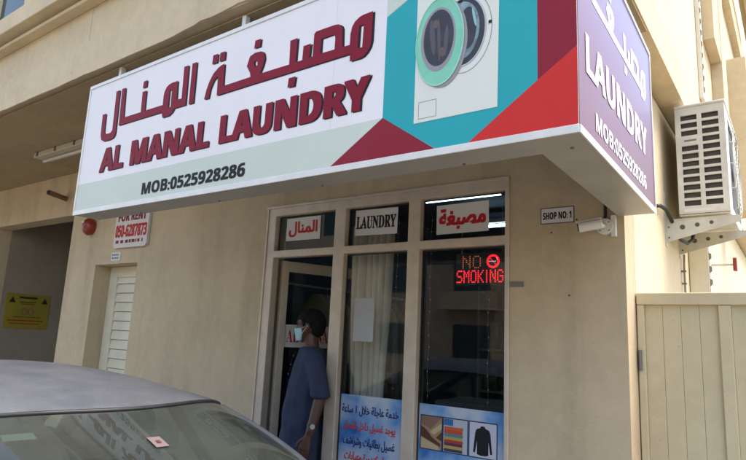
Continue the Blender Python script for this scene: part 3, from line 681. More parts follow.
# to-let board
t = thing('rent_board', 'white FOR RENT board with a red phone number above the louvre door', 'board', (-4.38, -.002, 2.3))
bp_ = xz(-.03)
cu = rrect(-4.64, -4.09, 2.325, 2.70, .04)
mb = MB(); mb.prism(cu, 1, -.03, -.004); mb.build('panel', M['paper'], t)
text('heading', sans('FOR RENT'), M['letter'], bp_, (-4.60, 2.58, -4.13, 2.665), .001, t, grow=(.004, .002))
text('phone_number', sans('050-6287873'), M['redink'], bp_, (-4.625, 2.425, -4.105, 2.545), .001, t, grow=(.004, .002))
mb = MB(); x = -4.60; random.seed(5)
while x < -4.16:
    wd = random.choice((.02, .035, .05)); mb.quad((x, -.031, 2.368), (x+wd, -.031, 2.368), (x+wd, -.031, 2.398), (x, -.031, 2.398)); x += wd+random.choice((.012, .03))
mb.build('small_print', M['letter'], t)
t = thing('door_label', 'tiny white label with two dark lines just above the louvre door', 'label', (-4.61, -.002, 2.21))
MB().box(-4.69, -4.53, -.006, -.0005, 2.208, 2.29).build('plate', M['paper'], t)
mb = MB()
for z in (2.228, 2.258):
    x = -4.675
    while x < -4.555: mb.quad((x, -.0068, z), (x+.022, -.0068, z), (x+.022, -.0068, z+.014), (x, -.0068, z+.014)); x += .03
mb.build('lettering', M['navyink'], t)
# drain spout through the beam
t = thing('drain_pipe', 'brown drain pipe stub poking out of the wall beam left of the sign', 'pipe', (-5.75, 0, 2.93))
MB().cyl((-5.77, .001, 2.94), (-5.56, -.28, 2.925), .028, 16).build('pipe', M['pipe'], t, smooth=True, auto=True)
MB().disc((-5.56+.0006, -.2808, 2.925), Vector((.8, .6, 0)).normalized(), (0, 0, 1), .023, .023, 16).build('bore', M['dark'], t)
# fluorescent batten under the soffit
t = thing('batten_light', 'unlit fluorescent batten fixed under the overhang left of the sign', 'light', (-4.6, -.5, 3.2))
MB().box(-5.27, -3.95, -.60, -.44, 3.165, 3.2145).build('housing', M['fixture'], t, bevel=.006)
MB().cyl((-5.22, -.52, 3.145), (-4.0, -.52, 3.145), .014, 10).build('tube', M['paper'], t, smooth=True)
for x in (-5.2, -4.85, -4.5, -4.1): MB().box(x, x+.02, -.61, -.58, 3.17, 3.213).build('clip', M['plate'], t)
tag(MB().cyl((-6.35, -.55, 3.2155), (-6.35, -.55, 3.19), .05, 20).build('ceiling_rose', M['pipe'], loc=(-6.35, -.55, 3.2)), 'small dark round fitting on the soffit at the far left', 'fitting')
# yellow notice in the passage
t = thing('warning_board', 'yellow warning board on the dark passage wall at the far left', 'board', (-7.49, .53, 1.5))
wp = Plane((-7.494, 0, 0), (0, 1, 0), (0, 0, 1))
MB().box(-7.499, -7.494, .255, .80, 1.50, 1.945).build('panel', M['yellow'], t)
blk = flat('board_black', (.02, .018, .01)); rdd = flat('board_red', (.30, .05, .01))
loops('heading', blk, wp, [rect(.41, .63, 1.885, 1.91)], .001, t)
loops('triangle', blk, wp, [[(.29, 1.83), (.37, 1.83), (.33, 1.905)], [(.69, 1.83), (.77, 1.83), (.73, 1.905)]], .001, t)
loops('ring', flat('board_mark', (.22, .10, .10)), wp, [ell(.495, 1.72, .036, .05), ell(.495, 1.72, .024, .038)], .001, t)
loops('ring', M['board_mark'], wp, [ell(.572, 1.72, .036, .05), ell(.572, 1.72, .024, .038)], .001, t)
loops('small_lines', blk, wp, [rect(.42, .62, 1.835, 1.845), rect(.44, .60, 1.812, 1.82), rect(.36, .70, 1.645, 1.652)], .001, t)
loops('red_lines', rdd, wp, [rect(.30, .74, 1.595, 1.612), rect(.33, .70, 1.56, 1.572)], .001, t)

# ------------------------------------------------------------------ gate at the right
GT = thing('gate', 'tall beige sheet metal gate of narrow panels beside the shop corner', 'gate', (.6, .2, 0))
zt_g = 1.887
MB().box(.004, 1.62, .175, .235, zt_g-.06, zt_g).build('top_rail', M['gate'], GT, bevel=.004)
for x in (.004, .364, .78, 1.2, 1.57):
    wd = .034 if x < .1 else .052
    MB().box(x, x+wd, .179, .232, .03, zt_g-.061).build('stile', M['gate'], GT, bevel=.004)
for a, b in ((.038, .364), (.416, .78), (.832, 1.2), (1.252, 1.57)):
    mb = MB(); n = 4; wd = (b-a)/n
    for i in range(n): mb.box(a+i*wd+.0006, a+(i+1)*wd-.0006, .2, .214, .06, zt_g-.062)
    mb.build('panel', M['gate'], GT, bevel=.0012)
    MB().box(a, b, .2145, .218, .06, zt_g-.062).build('backing_sheet', M['gate'], GT)
for z in (.4, 1.5): MB().cyl((.015, .172, z), (.015, .172, z+.1), .009, 10).build('hinge', M['plate'], GT)
tag(MB().box(1.63, 9, .18, .38, 0, 2.1).build('boundary_wall', M['side'], loc=(5, .28, 0)), 'cream boundary wall continuing right of the gate', 'wall')

# ------------------------------------------------------------------ outdoor air conditioner on the flank
AC = thing('air_conditioner', 'white outdoor air conditioner unit on brackets beside the sign corner', 'air conditioner', (.23, 1.5, 2.46))
ax0, ax1, ay0, ay1, az0, az1 = .09, .375, 1.1, 1.95, 2.475, 3.19
MB().box(ax0+.012, ax1-.012, ay0+.02, ay1-.012, az0+.01, az1-.01).build('core', flat('coil_fins', (.055, .048, .042), .6), AC)
holes = []
for c in range(2):
    for r in range(12):
        if c == 0 and r == 8: continue
        x0 = ax0+.033+c*.122; z0 = az0+.05+r*.0525; holes.append((x0, x0+.095, z0, z0+.036))
mb = MB(); holed(mb, [ax0, ax1], [az0, az1], holes, ay0, ay0+.012)
mb.build('side_grille', M['acwhite'], AC)
mb = MB()
mb.box(ax0+.05, ax0+.12, ay0-.0015, ay0-.0002, az0+.05+8*.0525+.012, az0+.05+8*.0525+.024)
mb.build('nameplate', M['plate'], AC)
MB().box(ax0-.004, ax1+.006, ay0-.006, ay1+.006, az1+.0005, az1+.022).build('top_cover', M['acwhite'], AC, bevel=.008)
MB().box(ax0, ax1, ay0+.0125, ay1, az0-.012, az0-.0005).build('base_tray', M['acwhite'], AC, bevel=.003)
MB().box(ax0, ax0+.008, ay0+.0125, ay1, az0, az1).box(ax0+.0085, ax1, ay1-.008, ay1, az0, az1).build('back_panel', M['acwhite'], AC)
mb = MB(); holed(mb, [ay0+.0125, ay1-.0085], [az0, az1], [(1.28, 1.92, az0+.05, az1-.05)], ax1-.01, ax1, axis=0); mb.build('front_panel', M['acwhite'], AC)
mb = MB()
for q in range(1, 10): mb.tube([(ax1+.018, 1.6+.033*q*math.cos(2*math.pi*k/36), 2.83+.033*q*math.sin(2*math.pi*k/36)) for k in range(37)], .0022, 5, False)
for q in range(12):
    an = math.pi*2*q/12; mb.tube([(ax1+.018, 1.6, 2.83), (ax1+.018, 1.6+.31*math.cos(an), 2.83+.31*math.sin(an)), (ax1, 1.6+.32*math.cos(an), 2.83+.32*math.sin(an))], .0025, 5)
mb.build('fan_guard', M['acwhite'], AC)
mb = MB()
for q in range(3):
    an = q*2*math.pi/3; pts = []
    for r_ in (.05, .15, .27): pts.append([(ax1-.03+.02*sgn, 1.6+r_*math.cos(an+.35*sgn), 2.83+r_*math.sin(an+.35*sgn)) for sgn in (-1, 0, 1)])
    mb.grid(pts)
mb.cyl((ax1-.05, 1.6, 2.83), (ax1-.005, 1.6, 2.83), .05, 16)
mb.build('fan', flat('fan_plastic', (.12, .12, .12)), AC)
MB().box(ax0+.03, ax0+.2, ay0-.0008, ay0+.001, az0+.012, az0+.03).build('data_label', M['paper'], AC)
for i, (y, lab) in enumerate(((1.13, 'nearer white steel wall bracket with round holes under the air conditioner'), (1.66, 'farther white steel wall bracket under the air conditioner, partly hidden'))):
    t = thing('wall_bracket', lab, 'bracket', (.02, y, 2.4), 0, 'brackets holding the air conditioner')
    dz = 0 if i == 0 else -.005
    MB().box(.0005, .006, y-.022, y+.022, 2.27+dz, 2.63).build('rail', M['bracket'], t, bevel=.001)
    mb = MB(); mb.prism([(.006, 2.30+dz), (.425, 2.412+dz), (.425, 2.445+dz), (.006, 2.445+dz)], 1, y-.003, y+.001); mb.build('web', M['bracket'], t)
    MB().box(.006, .43, y-.003, y+.035, 2.446+dz, 2.4515+dz).build('flange', M['bracket'], t)
    hd = flat('hole_dark', (.08, .075, .06))
    for x, zz, r_ in ((.10, 2.395, .016), (.185, 2.405, .014), (.265, 2.415, .012)): MB().disc((x, y-.0036, zz+dz), (1, 0, 0), (0, 0, 1), r_, r_, 20).build('hole', hd, t)
    for zz in (2.29, 2.36): MB().disc((.02, y-.0036, zz+.04+dz), (1, 0, 0), (0, 0, 1), .006, .006, 12).build('hole', hd, t)
    for zz in range(6): MB().disc((.0064, y, 2.32+dz+zz*.053), (0, 1, 0), (0, 0, 1), .008, .008, 12).build('hole', hd, t)
tag(MB().tube([(.004, .80, 2.475), (.02, .85, 2.487), (.03, .98, 2.49), (.035, 1.08, 2.46), (.05, 1.2, 2.40), (.06, 1.32, 2.345), (.085, 1.42, 2.335), (.11, 1.48, 2.37), (.12, 1.5, 2.455)], .012, 10).build('power_cable', M['black'], loc=(.03, 1.1, 2.33), smooth=True), 'black cable looping from the flank wall under the air conditioner', 'cable')
# duct running down the flank behind the unit
M['ductwhite'] = plaster('duct_enamel', (.72, .70, .60), (.62, .59, .48), .3, .05)
t = thing('duct', 'pale vertical cable duct with a notched edge on the flank wall behind the air conditioner', 'duct', (.11, 2.1, 1.9))
MB().box(.142, .172, 2.05, 2.2, 3.62, 9.5).build('upper_cover', M['ductwhite'], t, bevel=.003)
MB().box(.004, .137, 2.06, 2.2, 1.0, 3.2145).build('lower_cover', M['ductwhite'], t, bevel=.003)
def sawtooth(x, y, z0, z1, w_):
    mb = MB(); z = z0; pts = []
    while z < z1: pts += [(x+.004, z), (x+w_, z+.016), (x+w_, z+.05), (x+.004, z+.06)]; z += .1
    n = len(pts); mb.add([(x, y, q[1]) for q in pts]+[(q[0], y, q[1]) for q in pts], [(i, n+i, n+i+1, i+1) for i in range(n-1)]); return mb
nd = flat('notch_dark', (.26, .25, .24))
sawtooth(.138, 2.058, 1.9, 3.15, .02).build('notched_edge', nd, t); sawtooth(.173, 2.048, 3.65, 9.3, .012).build('notched_edge', nd, t)
t = thing('wall_pipe', 'thin dark pipe with clips on the flank wall below the brackets', 'pipe', (.02, 1.55, 1.9))
MB().tube([(.02, 1.72, 2.3), (.02, 1.70, 2.24), (.02, 1.69, 2.2), (.02, 1.69, 1.0)], .007, 8).build('pipe', flat('pipe_grey', (.25, .22, .2)), t)
for z in (2.17, 2.08, 1.9): MB().box(.002, .032, 1.678, 1.702, z, z+.012).build('clip', M['plate'], t)
t = thing('fire_alarm_box', 'small red box on the flank behind the air conditioner bracket', 'alarm', (.3, 2.45, 2.2))
MB().box(.276, .305, 2.3, 2.36, 2.245, 2.35).build('box', M['bellred'], t, bevel=.006)
MB().box(.002, .275, 2.32, 2.34, 2.29, 2.305).build('arm', M['bracket'], t)

# ------------------------------------------------------------------ parked car
CX, CY = -1.23, -2.03
CAR = thing('parked_car', 'dusty silver blue saloon car parked along the kerb in front of the shop', 'car', (CX, CY, 0))
def car_paint():
    m = bpy.data.materials.new('dusty_silver_paint'); t, b = nodes(m)
    tc = t.nodes.new('ShaderNodeTexCoord'); n = t.nodes.new('ShaderNodeTexNoise'); n.inputs['Scale'].default_value = 5; n.inputs['Detail'].default_value = 9; n.inputs['Roughness'].default_value = .7
    n2 = t.nodes.new('ShaderNodeTexNoise'); n2.inputs['Scale'].default_value = 160; n2.inputs['Detail'].default_value = 3
    t.links.new(tc.outputs['Object'], n.inputs['Vector']); t.links.new(tc.outputs['Object'], n2.inputs['Vector'])
    r = t.nodes.new('ShaderNodeValToRGB'); e = r.color_ramp.elements; e[0].position = .38; e[1].position = .68
    e[0].color = (.115, .124, .145, 1); e[1].color = (.19, .197, .21, 1)
    t.links.new(n.outputs['Fac'], r.inputs[0])
    n3 = t.nodes.new('ShaderNodeTexVoronoi'); n3.inputs['Scale'].default_value = 55; t.links.new(tc.outputs['Object'], n3.inputs['Vector'])
    sp = t.nodes.new('ShaderNodeMapRange'); sp.inputs['From Min'].default_value = .05; sp.inputs['From Max'].default_value = .16; sp.inputs['To Min'].default_value = .32; sp.inputs['To Max'].default_value = 0
    t.links.new(n3.outputs['Distance'], sp.inputs['Value'])
    mx = t.nodes.new('ShaderNodeMix'); mx.data_type = 'RGBA'; t.links.new(sp.outputs[0], mx.inputs['Factor'])
    t.links.new(r.outputs[0], [i for i in mx.inputs if i.name == 'A' and i.type == 'RGBA'][0]); [i for i in mx.inputs if i.name == 'B' and i.type == 'RGBA'][0].default_value = (.30, .28, .25, 1)
    t.links.new([q for q in mx.outputs if q.type == 'RGBA'][0], b.inputs['Base Color'])
    mr = t.nodes.new('ShaderNodeMapRange'); mr.inputs['To Min'].default_value = .34; mr.inputs['To Max'].default_value = .62
    t.links.new(n2.outputs['Fac'], mr.inputs['Value']); t.links.new(mr.outputs[0], b.inputs['Roughness'])
    b.inputs['Metallic'].default_value = .35; b.inputs['Coat Weight'].default_value = .25; b.inputs['Coat Roughness'].default_value = .25
    return m
M['car'] = car_paint()
M['carglass'] = glass('car_glass', (.36, .44, .41), 1.5, .02, .02, ((.22, .25, .22), .13))
M['cartrim'] = mat('car_black_trim', (.02, .02, .022), .45)
M['rubber'] = mat('tyre_rubber', (.025, .025, .025), .85, bump=.2, bscale=50)
M['rim'] = mat('alloy_rim', (.45, .45, .46), .35, .7)
M['lamp'] = mat('lamp_lens', (.6, .62, .64), .1)
M['taillamp'] = mat('tail_lamp_lens', (.35, .02, .02), .15)
M['seat'] = mat('car_seat_cloth', (.10, .09, .08), .9)
M['dash'] = mat('car_dashboard', (.06, .06, .055), .7, var=.3, scale=5)
def wtop(dy): return .35-.95*dy*dy                       # local x of the windscreen's top edge
def roof_z(x, v):                                         # v = -1..1 across the roof
    c = 1.446-.078*((x+.55)/.9)**2 if x > -.55 else 1.446-.045*((x+.55)/.6)**2
    return c-.105*abs(v)**2.6
HW = .575
# roof skin
rows = []
N = 28
for j in range(N+1):
    v = -1+2*j/N; dy = HW*v; xf = wtop(dy); xr = -1.12+.22*v*v
    rows.append([(CX+xr+(xf-xr)*(i/20), CY+dy, roof_z(xr+(xf-xr)*(i/20), v)) for i in range(21)])
MB().grid(rows).build('roof', M['car'], CAR, smooth=True)
wt = [Vector((wtop(HW*v), HW*v, roof_z(wtop(HW*v), v))) for v in [-1+2*j/N for j in range(N+1)]]
wb = [Vector((1.16-.42*(.72*v)**2*1.9, .695*v, .985-.03*abs(v)**2)) for v in [-1+2*j/N for j in range(N+1)]]
def bulged(t_, b_, s0, s1, lift, n=12):
    rows = []
    for i in range(n+1):
        s_ = s0+(s1-s0)*i/n
        rows.append([(CX+(a.x+(c.x-a.x)*s_)+lift*.6*math.sin(math.pi*s_), CY+a.y+(c.y-a.y)*s_, a.z+(c.z-a.z)*s_+lift*math.sin(math.pi*s_)) for a, c in zip(t_, b_)])
    return rows
g0 = bulged(wt, wb, 0.012, 1, .035)
MB().grid([[p for p in r[1:-1]] for r in g0]).build('windscreen', M['carglass'], CAR, smooth=True)
# black seal along the top edge, and pillars
mb = MB(); mb.tube([Vector((CX, CY, 0))+p+Vector((.003, 0, .001)) for p in wt], .006, 6); mb.build('windscreen_seal', M['cartrim'], CAR, smooth=True)
for sgn in (0, -1):
    nm = 'pillar'
    pts = [Vector(r[sgn]) for r in g0]; mb = MB()
    out = 1 if sgn == -1 else -1
    rows = []
    for p in pts:
        o_ = Vector((0, out, 0))
        rows.append([p+Vector((.028, -out*.036, .002)), p+Vector((.018, -out*.012, .012)), p+Vector((-.005, out*.012, .010)), p+Vector((-.03, out*.026, -.012)), p+Vector((-.06, out*.03, -.04))])
    mb.grid(rows).build(nm, M['car'], CAR, smooth=True)
    mb = MB(); mb.tube([p+Vector((.030, -out*.040, .006)) for p in pts], .005, 6); mb.build('pillar_trim', M['cartrim'], CAR)
# drip rails along the roof sides
for s_ in (-1, 1):
    pts = [Vector((CX+x, CY+s_*(HW+.004), roof_z(x, 1)+.004)) for x in [wtop(HW)-.01-k*(wtop(HW)+.95)/14 for k in range(15)]]
    MB().tube(pts, .011, 8).build('roof_rail', M['car'], CAR, smooth=True)
# rear window, side glass and shoulders
rt_ = [Vector((-1.12+.22*v*v, HW*v, roof_z(-1.12+.22*v*v, v))) for v in [-1+2*j/N for j in range(N+1)]]
rb_ = [Vector((-1.78+.2*v*v, .66*v, 1.01)) for v in [-1+2*j/N for j in range(N+1)]]
MB().grid(bulged(rt_, rb_, 0, 1, .02)).build('rear_window', M['carglass'], CAR, smooth=True)
for s_ in (-1, 1):
    prof_t = [(.04, 0), (-.35, 0), (-.75, 0), (-.9, 0)]; bt = [(.72, 0), (-.2, 0), (-1.0, 0), (-1.58, 0)]
    top = [Vector((x, s_*(HW+.004), roof_z(x, 1)-.004)) for x, _ in prof_t]; bot = [Vector((x, s_*.80, .955)) for x, _ in bt]
    MB().grid([[Vector((CX, CY, 0))+p for p in top], [Vector((CX, CY, 0))+p for p in bot]]).build('side_window', M['carglass'], CAR)
    mb = MB(); mb.tube([Vector((CX, CY, 0))+top[1]+Vector((0, s_*.004, 0)), Vector((CX, CY, 0))+bot[1]+Vector((0, s_*.004, 0))], .025, 8); mb.build('centre_pillar', M['cartrim'], CAR)
    mb = MB(); mb.tube([Vector((CX, CY, 0))+top[3]+Vector((-.02, s_*.004, 0)), Vector((CX, CY, 0))+(top[3]+bot[3])/2+Vector((-.03, s_*.01, 0)), Vector((CX, CY, 0))+bot[3]], [.03, .045, .05], 8); mb.build('pillar', M['car'], CAR, smooth=True)
# lower body, lofted along the length
st_ = [(-2.24, .62, .32, .84), (-2.20, .76, .26, .95), (-1.95, .84, .21, 1.02), (-1.5, .865, .19, 1.03), (-.8, .87, .18, .985), (.2, .87, .18, .985), (.9, .868, .18, .99), (1.25, .86, .19, .985), (1.7, .83, .20, .92), (2.02, .76, .22, .83), (2.16, .66, .27, .72), (2.20, .55, .36, .60)]
rows = []
for x, wd, b0, t0 in st_:
    h = t0-b0
    half = [(0, b0), (wd*.8, b0), (wd*.96, b0+h*.10), (wd, b0+h*.35), (wd*1.0, b0+h*.62), (wd*.97, b0+h*.86), (wd*.90, t0-.015), (wd*.7, t0+.008), (wd*.35, t0+.022), (0, t0+.026)]
    ring = [(CX+x, CY+y, z) for y, z in half]+[(CX+x, CY-y, z) for y, z in reversed(half[1:-1])]
    rows.append(ring)
mb = MB(); mb.grid(rows, True); n = len(rows[0]); mb.f.append(tuple(range(n))); mb.f.append(tuple(range(len(mb.v)-n, len(mb.v))))
o = mb.build('body', M['car'], CAR, smooth=True); sm = o.modifiers.new('subd', 'SUBSURF'); sm.levels = 1; sm.render_levels = 2
for x in (-1.33, 1.33):
    for s_ in (-1, 1):
        yo = CY+s_*.875
        MB().disc((CX+x, CY+s_*.873, .34), (1, 0, 0), (0, 0, 1), .37, .37, 40).build('wheel_arch', M['cartrim'], CAR)
        wh = thing('wheel'); wh.parent = CAR; wh.location = (x, s_*.80, .32)
        c = Vector((CX+x, yo, .32)); rows = []
        for yy, r_ in ((-.2, .2), (-.2, .29), (-.17, .318), (0, .318), (.016, .30), (.018, .21)):
            rows.append([(c.x+r_*math.cos(2*math.pi*k/40), c.y+s_*yy, c.z+r_*math.sin(2*math.pi*k/40)) for k in range(40)])
        MB().grid(rows, True).build('tyre', M['rubber'], wh, smooth=True)
        mb = MB()
        for k in range(10):
            an = 2*math.pi*k/10; d1 = Vector((math.cos(an), 0, math.sin(an)))
            mb.tube([c+Vector((0, s_*.012, 0))+d1*.04, c+Vector((0, s_*.008, 0))+d1*.2], [.02, .014], 6)
        mb.ring(c+Vector((0, s_*.015, 0)), (1, 0, 0), (0, 0, 1), .212, .212, .9).cyl(c+Vector((0, s_*.0, 0)), c+Vector((0, s_*.02, 0)), .05, 16)
        mb.build('rim', M['rim'], wh)
        MB().disc(c+Vector((0, s_*.002, 0)), (1, 0, 0), (0, 0, 1), .2, .2, 32).build('brake_disc', M['cartrim'], wh)
for s_ in (-1, 1):
    rows = []
    for i in range(7):
        a_ = i/6; rows.append([(CX+2.185-.30*a_-.02*j, CY+s_*(.50+.30*a_), .60+.05*j+.03*a_) for j in range(4)])
    MB().grid(rows).build('headlight', M['lamp'], CAR, smooth=True)
    MB().box(CX-2.262, CX-2.19, CY+s_*.66-.12, CY+s_*.66+.12, .76, .92).build('tail_light', M['taillamp'], CAR, bevel=.015)
    mr_ = MB().tube([(CX+.62, CY+s_*.82, 1.0), (CX+.60, CY+s_*.93, 1.03), (CX+.585, CY+s_*1.02, 1.035)], [.03, .085, .06], 12).build('mirror', M['car'], CAR, smooth=True)
    for x in (-.75, .15): MB().box(CX+x, CX+x+.17, CY+s_*.874-.012, CY+s_*.874+.012, .83, .855).build('door_handle', M['car'], CAR, bevel=.006)
    for x in (.72, -.32, -1.15): MB().tube([(CX+x, CY+s_*.8725, .93), (CX+x, CY+s_*.8735, .6), (CX+x, CY+s_*.872, .28)], .003, 5).build('door_gap', M['cartrim'], CAR)
    
MB().box(CX+2.18, CX+2.212, CY-.42, CY+.42, .43, .56).build('grille', M['cartrim'], CAR, bevel=.01)
MB().box(CX+2.208, CX+2.222, CY-.26, CY+.26, .33, .44).build('plate_holder', M['cartrim'], CAR)
for y0 in (-.45, .12):
    MB().tube([(CX+1.20, CY+y0, 1.02), (CX+1.08, CY+y0+.25, 1.055), (CX+1.04, CY+y0+.48, 1.06)], .009, 6).build('wiper', M['cartrim'], CAR)
# cabin seen through the glass
MB().box(CX+.55, CX+1.0, CY-.68, CY+.68, .80, .93).build('dashboard', M['dash'], CAR, bevel=.03)
for s_ in (-.36, .36):
    se = MB().box(CX-.35, CX-.18, CY+s_-.24, CY+s_+.24, .5, 1.10).build('seat', M['seat'], CAR, bevel=.05)
    MB().box(CX-.34, CX-.22, CY+s_-.13, CY+s_+.13, 1.12, 1.28).build('headrest', M['seat'], se, bevel=.04)
MB().box(CX-1.3, CX-1.1, CY-.6, CY+.6, .5, 1.08).build('rear_seat', M['seat'], CAR, bevel=.05)
mb = MB(); mb.tube([(CX+.42+.05*math.sin(2*math.pi*k/30), CY+.36+.18*math.cos(2*math.pi*k/30), .93+.17*math.sin(2*math.pi*k/30)) for k in range(31)], .015, 8, False); mb.build('steering_wheel', M['cartrim'], CAR, smooth=True)
MB().box(CX+.40, CX+.43, CY-.11, CY+.11, 1.255, 1.315).build('rear_view_mirror', M['cartrim'], CAR, bevel=.01)
def on_glass(v, s_, dx=-.006):
    a = wt[0].lerp(wt[-1], 0); f = (v+1)/2*N; j = min(int(f), N-1); q = f-j
    T_ = wt[j].lerp(wt[j+1], q); B_ = wb[j].lerp(wb[j+1], q)
    p = T_.lerp(B_, s_); l = .035*math.sin(math.pi*s_)
    return Vector((CX+p.x+.6*l+dx, CY+p.y, p.z+l+dx))
def sticker(name, v0, v1, s0, s1, m, off=-.012):
    return MB().grid([[on_glass(v0+(v1-v0)*i/4, s0+(s1-s0)*j/3, off) for i in range(5)] for j in range(4)]).build(name, m, CAR)
tg = sticker('toll_tag', -.098, -.038, .19, .247, flat('tag_pink', (.17, .125, .118)), .003)
MB().grid([[on_glass(-.077+.018*i/2, .212+.015*j/2, .0045) for i in range(3)] for j in range(3)]).build('tag_mark', flat('tag_ink', (.10, .03, .03)), tg)
sticker('permit_sticker', -.56, -.455, .088, .125, flat('permit_green', (.22, .30, .25)))

# ------------------------------------------------------------------ person in the doorway
def hull(bm, parts):
    """one convex lump over a few ellipsoids: (centre, (rx,ry,rz))"""
    tmp = bmesh.new()
    for c, r_ in parts:
        if not isinstance(r_, tuple): r_ = (r_,)*3
        bmesh.ops.create_icosphere(tmp, subdivisions=2, radius=1, matrix=Matrix.Translation(c) @ Matrix.Diagonal((*r_, 1)))
    g = bmesh.ops.convex_hull(tmp, input=tmp.verts)
    junk = [x for x in g['geom_interior'] if isinstance(x, bmesh.types.BMVert)]
    bmesh.ops.delete(tmp, geom=junk, context='VERTS')
    me = bpy.data.meshes.new('tmp'); tmp.to_mesh(me); tmp.free(); bm.from_mesh(me); bpy.data.meshes.remove(me)
def fuse(bm, name, m, parent, voxel=.006, smooth=5, post=None):
    me = bpy.data.meshes.new(name); bm.to_mesh(me); bm.free()
    o = bpy.data.objects.new('tmp', me); COL.objects.link(o)
    rm = o.modifiers.new('r', 'REMESH'); rm.mode = 'VOXEL'; rm.voxel_size = voxel
    s_ = o.modifiers.new('s', 'SMOOTH'); s_.factor = .5; s_.iterations = smooth
    dg = bpy.context.evaluated_depsgraph_get(); me2 = bpy.data.meshes.new_from_object(o.evaluated_get(dg))
    bpy.data.objects.remove(o); me2.name = name
    if post:
        for v in me2.vertices: v.co = post(v.co.copy())
    for p in me2.polygons: p.use_smooth = True
    return link(name, me2, m, parent, local=True)
def turn(co):
    """the head turns on the neck, a little to the person's right"""
    t = max(0, min(1, (co.z-1.41)/.08)); a = R(-24)*t*t*(3-2*t); x, y = co.x+.015, co.y
    return Vector((x*math.cos(a)-y*math.sin(a)-.015, x*math.sin(a)+y*math.cos(a), co.z-.022*t))
PS = thing('person', 'person in long navy robe and pale blue face mask standing in the shop doorway', 'person', (-2.058, .0, .121), R(-135))
PS.scale = (.98, .98, .98)
M['skin'] = mat('brown_skin', (.085, .036, .022), .5, var=.12, scale=20)
M['hair'] = mat('black_hair', (.006, .0055, .0055), .8, bump=.6, bscale=140, spec=.2)
M['robe'] = mat('navy_robe', (.027, .038, .082), .9, var=.22, scale=12, bump=.15, bscale=260)
M['mask'] = mat('mask_blue', (.34, .58, .64), .8)
bm = bmesh.new()
# head faces +x; left side is +y
hull(bm, [((0, 0, 1.615), (.095, .074, .078)), ((-.02, 0, 1.59), (.085, .072, .07))])
hull(bm, [((.015, 0, 1.57), (.075, .066, .07)), ((.045, 0, 1.492), (.036, .034, .02))])
hull(bm, [((.088, 0, 1.585), (.008, .008, .008)), ((.108, 0, 1.55), (.010, .013, .009)), ((.082, 0, 1.545), (.01, .02, .01))])
hull(bm, [((.072, .03, 1.612), (.014, .024, .008)), ((.072, -.03, 1.612), (.014, .024, .008))])
hull(bm, [((.076, .012, 1.517), (.012, .012, .006)), ((.076, -.012, 1.517), (.012, .012, .006))])
for s_ in (-1, 1): hull(bm, [((-.008, s_*.076, 1.585), (.018, .008, .026)), ((-.004, s_*.074, 1.56), (.010, .007, .014))])
hull(bm, [((-.012, 0, 1.53), (.052, .049, .03)), ((-.022, 0, 1.42), (.056, .056, .03))])
hull(bm, [((-.02, .0, 1.40), (.065, .10, .04)), ((-.03, .14, 1.345), (.042, .042, .042)), ((-.03, -.14, 1.345), (.042, .042, .042)), ((-.01, 0, 1.2), (.105, .145, .08))])
hull(bm, [((-.01, 0, 1.2), (.105, .145, .08)), ((.01, 0, 1.0), (.115, .14, .08)), ((0, 0, .88), (.11, .155, .09))])
def limb(pts):
    for (a, ra), (b, rb) in zip(pts, pts[1:]): hull(bm, [(a, ra), (b, rb)])
limb([((-.03, .15, 1.335), .045), ((-.085, .220, 1.13), .043), ((-.083, .222, 1.10), .041), ((-.035, .245, .905), .030), ((-.028, .247, .885), (.026, .02, .02))])
limb([((-.03, -.15, 1.335), .045), ((-.06, -.215, 1.10), .043), ((-.02, -.23, .87), .030), ((-.01, -.23, .85), (.026, .02, .02))])
for s_ in (-1, 1):
    limb([((0, s_*.085, .86), .088), ((.01, s_*.09, .48), .058), ((.0, s_*.092, .40), .056), ((-.02, s_*.095, .09), .040), ((-.02, s_*.095, .07), .042)])
    hull(bm, [((-.05, s_*.095, .035), (.032, .032, .034)), ((.10, s_*.105, .028), (.035, .042, .022)), ((.155, s_*.105, .02), (.03, .04, .016))])
# hands: palm, four unequal fingers that curl in, a thumb off the palm's side
for base, sy in ((Vector((-.018, .247, .865)), 1), (Vector((-.002, -.23, .83)), -1)):
    ax = Vector((.22, 0, -1)).normalized(); fr = Vector((1, 0, .22)).normalized()
    hull(bm, [(base, (.028, .016, .02)), (base+ax*.075+fr*.026, (.011, .012, .012)), (base+ax*.075-fr*.026, (.011, .012, .012))])
    for k, ln in enumerate((.066, .076, .070, .054)):
        off = fr*(.029-.0195*k); p = base+ax*.078+off; inn = Vector((0, -sy, 0))
        a1 = p+ax*ln*.45+inn*.004; a2 = a1+(ax+inn*.35).normalized()*ln*.33; a3 = a2+(ax+inn*.8).normalized()*ln*.25
        hull(bm, [(p, .0088), (a1, .0084)]); hull(bm, [(a1, .0084), (a2, .0077)]); hull(bm, [(a2, .0077), (a3, .0066)])
    p = base+ax*.02+fr*.026; a1 = p+(ax*.8+fr*.6).normalized()*.036+Vector((0, -sy*.012, 0)); a2 = a1+(ax+fr*.15).normalized()*.03
    hull(bm, [(p, .013), (a1, .0105)]); hull(bm, [(a1, .0105), (a2, .0085)])
fuse(bm, 'body', M['skin'], PS, .0045, 4, turn)
